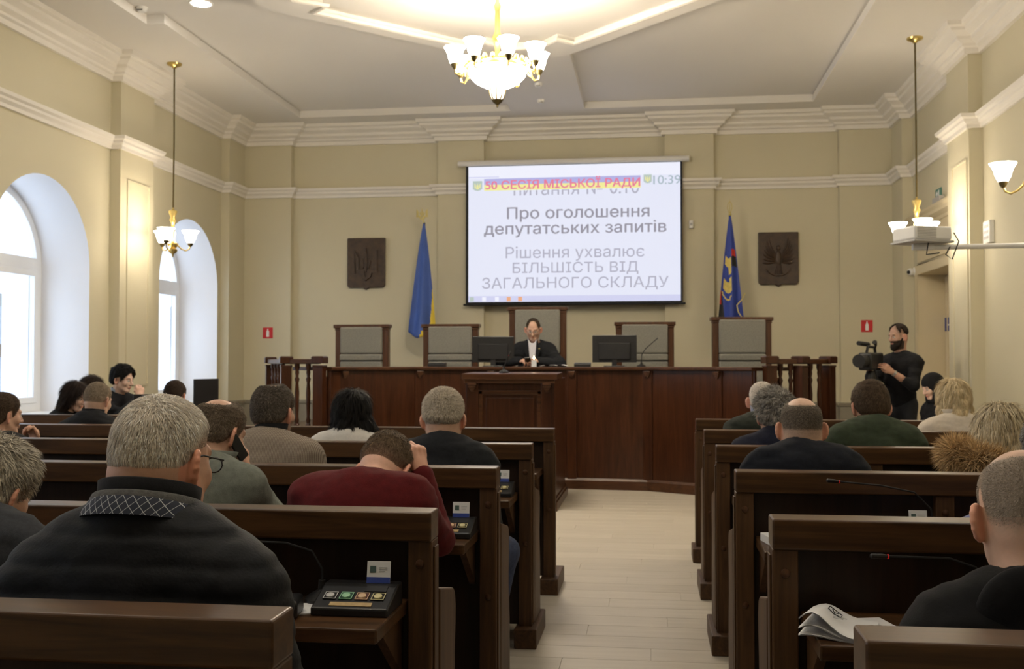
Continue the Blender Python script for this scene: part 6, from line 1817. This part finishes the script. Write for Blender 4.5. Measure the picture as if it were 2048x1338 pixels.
tag(ph, 'dark phone in the hands of the chairman', 'phone')

# ---- right-hand benches
jk_g = fabric('dark_green_jacket', (0.022, 0.026, 0.020), 0.15)
b_, inf = seat('white-haired balding man in a dark green jacket', 0.728, 7.15, 1.313, 4, yaw=-0.1, pitch=0.15, bulk=1.1, sw=0.18, neck_r=0.062, ease=0.016, gmat=jk_g, skin=(0.62, 0.42, 0.34), seed=18, hres=0.0045, brow=(0.5, 0.48, 0.45),
     stub=((0.66, 0.58, 0.52), 0.75, 'high', 0.0),
     hair=dict(line='high', thick=0.004, col=(0.58, 0.52, 0.46), col2=(0.78, 0.73, 0.67), strands=5000, slen=0.010, swid=0.0016, bald=((0.0, 0.03, 0.12), 0.06), fade=0.06, lump=0.05, seed=23))
def small_check():
    m, nt, b = _new('blue_check_shirt'); br = nt.nodes.new('ShaderNodeTexChecker'); br.inputs['Scale'].default_value = 160
    nt.links.new(coords(nt), br.inputs['Vector']); br.inputs['Color1'].default_value = (0.08, 0.10, 0.22, 1); br.inputs['Color2'].default_value = (0.45, 0.47, 0.55, 1)
    nt.links.new(br.outputs['Color'], b.inputs['Base Color']); b.inputs['Roughness'].default_value = 0.85; return m
collar(b_, inf, small_check(), 'shirt_collar', 0.072, 0.06, 0.12, 0.3, 0.006, 0.016, 0.004)
navy = fabric('navy_sweater', (0.008, 0.009, 0.022), 0.2, 60, 0.2, 300)
navy2 = fabric('dark_navy_knit', (0.007, 0.0085, 0.014), 0.2, 60, 0.2, 300)
b_, inf = seat('man with wavy grey hair in a navy jacket, half hidden', 0.672, 5.98, 1.270, 3, dy=0.05, yaw=0.25, pitch=0.15, sw=0.175, bulk=1.05, gmat=navy, skin=SK, seed=19,
     hair=dict(line='short', thick=0.020, col=(0.10, 0.09, 0.08), col2=(0.46, 0.43, 0.39), strands=11000, slen=0.028, swid=0.0014, slift=0.35, fade=0.03, lump=0.5, nsc=(1, 1, 1), seed=24))
b_, inf = seat('broad balding man in a dark navy sweater', 0.650, 4.75, 1.290, 2, nkz=-0.088, yaw=0.03, pitch=0.12, sc=1.06, bulk=1.2, sw=0.185, neck_r=0.074, arm_r=1.1, ease=0.014, drop=0.12, gmat=navy2, gname='sweater', skin=(0.56, 0.36, 0.26), seed=20, jaw=1.12, hres=0.004,
     rolls=[((0, -0.076, -0.085), (0.054, 0.016, 0.008)), ((0, -0.078, -0.066), (0.05, 0.014, 0.006))], stub=((0.14, 0.11, 0.085), 0.62, 'short', 0.01), stub_bald=((0.0, -0.045, 0.118), 0.045),
     hair=dict(line='high', thick=0.0045, col=(0.075, 0.06, 0.046), col2=(0.22, 0.18, 0.14), strands=9000, slen=0.008, swid=0.0011, bald=((0.0, -0.045, 0.118), 0.060), nape=(0.36, 0.26, 0.19), napew=0.6, fade=0.07, lump=0.05, seed=25))
collar(b_, inf, navy2, 'sweater_collar', 0.086, 0.022, 0.15, 0.2, 0.009, 0.004, 0.004)
green_k = fabric('green_sweater', (0.034, 0.046, 0.026), 0.15, 40, 0.25, 300)
b_, inf = seat('brown-haired man in a green sweater', 1.184, 5.95, 1.328, 3, nkz=-0.085, yaw=0.15, pitch=0.28, sc=1.03, bulk=1.1, sw=0.172, neck_r=0.064, arm_r=1.1, ease=0.014, gmat=green_k, gname='green_sweater', skin=(0.56, 0.35, 0.26), seed=21, fold=0.007,
     hair=dict(line='short', thick=0.014, col=(0.045, 0.028, 0.017), col2=(0.12, 0.08, 0.05), strands=9000, slen=0.018, swid=0.0014, slift=0.22, nape=(0.20, 0.13, 0.09), napew=0.4, fade=0.04, lump=0.12, seed=26))
collar(b_, inf, green_k, 'sweater_collar', 0.070, 0.035, 0.15, 0.2, 0.008, 0.004, 0.004)
cream = fabric('cream_coat', (0.52, 0.46, 0.38), 0.06, 60, 0.2, 200)
BOB = [([(0, -0.05, 0.02), (0.0, -0.075, -0.085)], [0.080, 0.066]), ([(0.05, -0.02, 0.01), (0.068, -0.035, -0.085)], [0.05, 0.046]), ([(-0.05, -0.02, 0.01), (-0.068, -0.035, -0.085)], [0.05, 0.046])]
b_, inf = seat('woman with a short blonde bob in a cream coat', 1.942, 7.15, 1.319, 4, yaw=0.1, pitch=0.12, sc=0.98, sw=0.16, bulk=0.95, neck_r=0.05, ears=False, gmat=cream, gname='cream_coat', skin=(0.60, 0.40, 0.31), seed=22,
     hair=dict(line='bob', thick=0.018, col=(0.48, 0.36, 0.19), col2=(0.80, 0.67, 0.44), strands=9000, slen=0.05, swid=0.0018, slift=0.10, sfade=False, lump=0.2, seed=27, facecut=(0.04, -0.3), comb=(0, 0, -1), long=BOB))
collar(b_, inf, cream, 'coat_collar', 0.075, 0.045, 0.15, 0.4, 0.012, 0.0, 0.012)
olive = fabric('dark_olive_parka', (0.030, 0.034, 0.024), 0.2, 40, 0.2, 200)
b_, inf = seat('blonde woman in an olive parka with a fur-trimmed hood', 1.50, 4.80, 1.240, 2, dx=-0.02, dy=0.03, yaw=-0.75, pitch=0.42, roll=0.1, sc=1.0, sw=0.16, bulk=1.0, neck_r=0.05, ears=False, gmat=olive, gname='parka', skin=(0.60, 0.40, 0.31), seed=23, hres=0.004,
     hair=dict(line='bob', thick=0.018, col=(0.42, 0.33, 0.19), col2=(0.82, 0.72, 0.53), res=0.004, strands=16000, slen=0.05, swid=0.0013, slift=0.14, sfade=False, lump=0.3, seed=28, facecut=(0.05, -0.3), comb=(0.2, 0.3, -0.8), long=BOB, whorl=(0.0, -0.06, 0.11)))
# fur roll of the hood lying on her back: thousands of hairs, one part
def fur_roll(body, info, pts, r, n, L, c1, c2, name, seed=1):
    rng = np.random.default_rng(seed); S = SDF().chain([np.array(p) for p in pts], [r]*len(pts), k=0.02)
    lo, hi = S.bounds(); xs, ys, zs = axes(lo, hi, 0.008); V, Q = surface_nets(S.grid(xs, ys, zs), xs, ys, zs)
    nf = len(Q); pick = rng.integers(0, nf, n); e1 = V[Q[pick, 1]]-V[Q[pick, 0]]; e2 = V[Q[pick, 3]]-V[Q[pick, 0]]
    N = np.cross(e1, e2); N /= np.maximum(np.linalg.norm(N, axis=1), 1e-9)[:, None]
    p0 = V[Q[pick, 0]] + e1*rng.random((n, 1)) + e2*rng.random((n, 1))
    d = N + rng.normal(0, 0.45, (n, 3)) + np.array([0, 0, -0.25]); d /= np.linalg.norm(d, axis=1)[:, None]
    side = np.cross(d, rng.normal(0, 1, (n, 3))); side /= np.linalg.norm(side, axis=1)[:, None]
    l = L*(0.5+rng.random((n, 1))); w = 0.0014
    SV = np.stack([p0-side*w, p0+side*w, p0+d*l*0.6+side*w*0.7, p0+d*l*0.6-side*w*0.7, p0+d*l+np.array([0, 0, -0.3])*l*0.3], 1).reshape(-1, 3)
    b = np.arange(n)[:, None]*5+len(V)
    V2 = np.concatenate([V, SV]); q4 = np.concatenate([Q, b+np.array([[0, 1, 2, 3]]), b+np.array([[3, 2, 4, 4]])])
    ci = rng.random((n, 1)); cs = np.array(c1)*(1-ci)+np.array(c2)*ci
    col = np.concatenate([np.tile(np.array(c1)*0.6, (len(V), 1)), np.repeat(cs, 5, 0)])
    # last faces are triangles written as quads with a doubled corner: split them
    me_q = q4[:len(Q)+n]; tri = (b+np.array([[3, 2, 4]]))
    q3 = np.concatenate([me_q[:, [0, 1, 2]], me_q[:, [0, 2, 3]], tri])
    return mesh_from(V2, q3, name, hair_m, body, col)
nb = inf['nb']
fur_roll(b_, inf, [nb+np.array(v) for v in ((-0.20, 0.04, 0.035), (-0.21, -0.06, 0.03), (-0.15, -0.13, 0.01), (-0.03, -0.15, -0.03), (0.08, -0.14, -0.02), (0.15, -0.06, 0.0))], 0.055, 12000, 0.045, (0.34, 0.22, 0.11), (0.85, 0.62, 0.34), 'fur_trim', 5)
hood_b = fabric('black_hoodie', (0.006, 0.006, 0.007), 0.2, 50, 0.15, 200, 0.9, 0.05)
b_, inf = seat('man with a shaved head in a black hoodie, nearest on the right', 0.728, 2.20, 1.272, 0, dy=0.03, dx=0.02, yaw=0.10, pitch=0.22, sc=1.04, bulk=1.1, sw=0.175, neck_r=0.066, arm_r=1.1, ease=0.016, drop=0.13, gmat=hood_b, gname='hoodie', skin=(0.58, 0.37, 0.27), seed=24, hres=0.0035, gres=0.009, neck_gap=0.016,
     stub=((0.24, 0.19, 0.15), 0.7, 'short', 0.02), stub_bald=((0.02, 0.0, 0.14), 0.065), hand={1: (0.16, 0.42, 0.70), -1: (-0.08, 0.42, 0.68)},
     hair=dict(line='short', lift=0.02, thick=0.0012, col=(0.24, 0.195, 0.155), col2=(0.42, 0.35, 0.28), res=0.0035, strands=13000, slen=0.0042, swid=0.00045, slift=0.6, bald=((0.02, 0.0, 0.14), 0.085), nape=(0.42, 0.28, 0.20), napew=0.7, fade=0.07, lump=0.0, seed=29))
nb, up = inf['nb'], inf['up']
hd_ = SDF(); pts = [nb+np.array(v) for v in ((-0.075, 0.085, -0.060), (-0.098, 0.02, -0.030), (-0.094, -0.045, -0.012), (-0.055, -0.095, -0.008), (0.0, -0.112, -0.008), (0.055, -0.095, -0.008), (0.094, -0.045, -0.012), (0.098, 0.02, -0.030), (0.075, 0.085, -0.060))]
hd_.chain(pts, [0.018, 0.024, 0.028, 0.031, 0.033, 0.031, 0.028, 0.024, 0.018], k=0.02)
fy = (np.array((0., 1., 0.)), 0.42)
hd_.cone(nb+np.array((-0.06, -0.115, -0.05)), nb+np.array((0.0, -0.165, -0.19)), 0.085, 0.055, k=0.04, flat=fy); hd_.cone(nb+np.array((0.06, -0.115, -0.05)), nb+np.array((0.0, -0.165, -0.19)), 0.085, 0.055, k=0.04, flat=fy)
lo, hi = hd_.bounds(); xs, ys, zs = axes(lo, hi, 0.008); V, Q = surface_nets(hd_.grid(xs, ys, zs), xs, ys, zs); mesh_from(V, Q, 'hood', hood_b, b_)
lav = fabric('lavender_shirt', (0.16, 0.17, 0.30), 0.08)
b_, inf = seat('person in a lavender shirt cut off by the right edge', 1.285, 3.58, 1.272, 1, yaw=0.2, pitch=0.2, sw=0.185, gmat=lav, gname='shirt', skin=SK, seed=25, hres=0.0045, hand={-1: (-0.20, 0.50, 0.83), 1: (0.15, 0.5, 0.83)}, elbow={-1: (-0.9, 0.0, -0.3)},
     hair=dict(line='short', thick=0.014, col=(0.10, 0.09, 0.08), col2=(0.35, 0.33, 0.30), strands=6000, slen=0.02, swid=0.0014, fade=0.03, lump=0.15, seed=30))

# ---- cameraman
b_, inf = person('bearded cameraman in a black sweater standing behind the video camera', (2.73, 12.02, 0), 2.15, dict(
     head=(-0.02, 0.07, 1.735), neck=(0.0, 0.01, 1.555), pelvis=(0.0, 0.0, 1.00), stand=True, yaw=-0.05, pitch=0.18, sc=1.03, bulk=1.0, sw=0.20, neck_r=0.062, arm_r=1.15, ease=0.012, gmat=black_cl, gname='black_sweater', skin=(0.40, 0.24, 0.175), seed=26, hres=0.0045,
     hand={1: (0.10, 0.38, 1.38), -1: (-0.20, 0.34, 1.34)}, elbow={1: (0.5, -0.1, -1), -1: (-0.5, -0.1, -1)}, short_sleeve={-1: 0.35, 1: 0.35}, hands={1: dict(d=(-0.1, 0.9, 0.5), n=(0.8, 0, 0.4), curl=0.7, s=1), -1: dict(d=(0.25, 0.75, 0.6), n=(-0.8, 0.3, 0.3), curl=0.55, s=-1)}, fres=0.005,
     beard=((0.018, 0.012, 0.009), 0.92), brow=(0.02, 0.015, 0.012), stub=((0.10, 0.08, 0.065), 0.6, 'short', 0.0),
     hair=dict(line='high', lift=0.050, thick=0.011, bald=((0.0, 0.105, 0.065), 0.055), col=(0.018, 0.012, 0.009), col2=(0.05, 0.035, 0.026), strands=4000, slen=0.012, swid=0.002, slift=0.2, fade=0.03, lump=0.15, seed=31)), 'people in the hall')
# full beard as hair of its own
bd = SDF(); P_ = inf['P']
bd.ell(P_(0, 0.062, -0.098), np.array((0.050, 0.045, 0.042)), inf['R'], k=0.02); bd.ell(P_(0, 0.080, -0.118), np.array((0.034, 0.030, 0.034)), inf['R'], k=0.02)
for s in (-1, 1): bd.cone(P_(s*0.066, 0.012, -0.030), P_(s*0.050, 0.045, -0.085), 0.012, 0.022, k=0.02)
bd.ell(P_(0, 0.110, -0.062), np.array((0.026, 0.016, 0.010)), inf['R'], k=0.004, sign=-1)
lo, hi = bd.bounds(); xs, ys, zs = axes(lo, hi, 0.005); V, Q = surface_nets(bd.grid(xs, ys, zs), xs, ys, zs); mesh_from(V, Q, 'beard', hair_m, b_, np.tile(np.array((0.015, 0.010, 0.008)), (len(V), 1))*(1+0.4*vnoise(V, 120, 2))[:, None])
a_, e_, h_ = inf['arms'][-1]; u = (h_-e_)/np.linalg.norm(h_-e_)
MB().tube([tuple(h_-u*0.035), tuple(h_-u*0.012)], 0.034, 14).build('wristwatch', steel, b_, smooth=True)

# ---- woman in the headscarf by the wall
b_, inf = seat('seated woman in a black headscarf looking down by the wall', 2.765, 10.90, 1.318, root=(2.90, 11.0, 0), rz=1.95, nkz=-0.14, pitch=0.42, sc=0.97, sw=0.165, bulk=0.92, neck_r=0.05, ears=False, gmat=black_cl, gname='black_coat', skin=(0.60, 0.40, 0.31), seed=27, hres=0.0045)
hs = SDF(); P_ = inf['P']; Rm = inf['R']
hs.ell(P_(0, -0.022, 0.036), np.array((0.092, 0.112, 0.100)), Rm, k=0.02); hs.cone(P_(0, -0.05, -0.02), P_(0, -0.06, -0.18), 0.085, 0.10, k=0.05)
for s in (-1, 1): hs.cone(P_(s*0.066, 0.015, 0.02), P_(s*0.055, 0.04, -0.13), 0.028, 0.040, k=0.03)
hs.cone(P_(-0.05, 0.05, -0.135), P_(0.05, 0.05, -0.135), 0.035, 0.035, k=0.03)
hs.ell(P_(0, 0.105, -0.045), np.array((0.052, 0.055, 0.075)), Rm, k=0.015, sign=-1)
lo, hi = hs.bounds(); xs, ys, zs = axes(lo, hi, 0.006); V, Q = surface_nets(hs.grid(xs, ys, zs), xs, ys, zs); mesh_from(V, Q, 'headscarf', black_cl, b_)
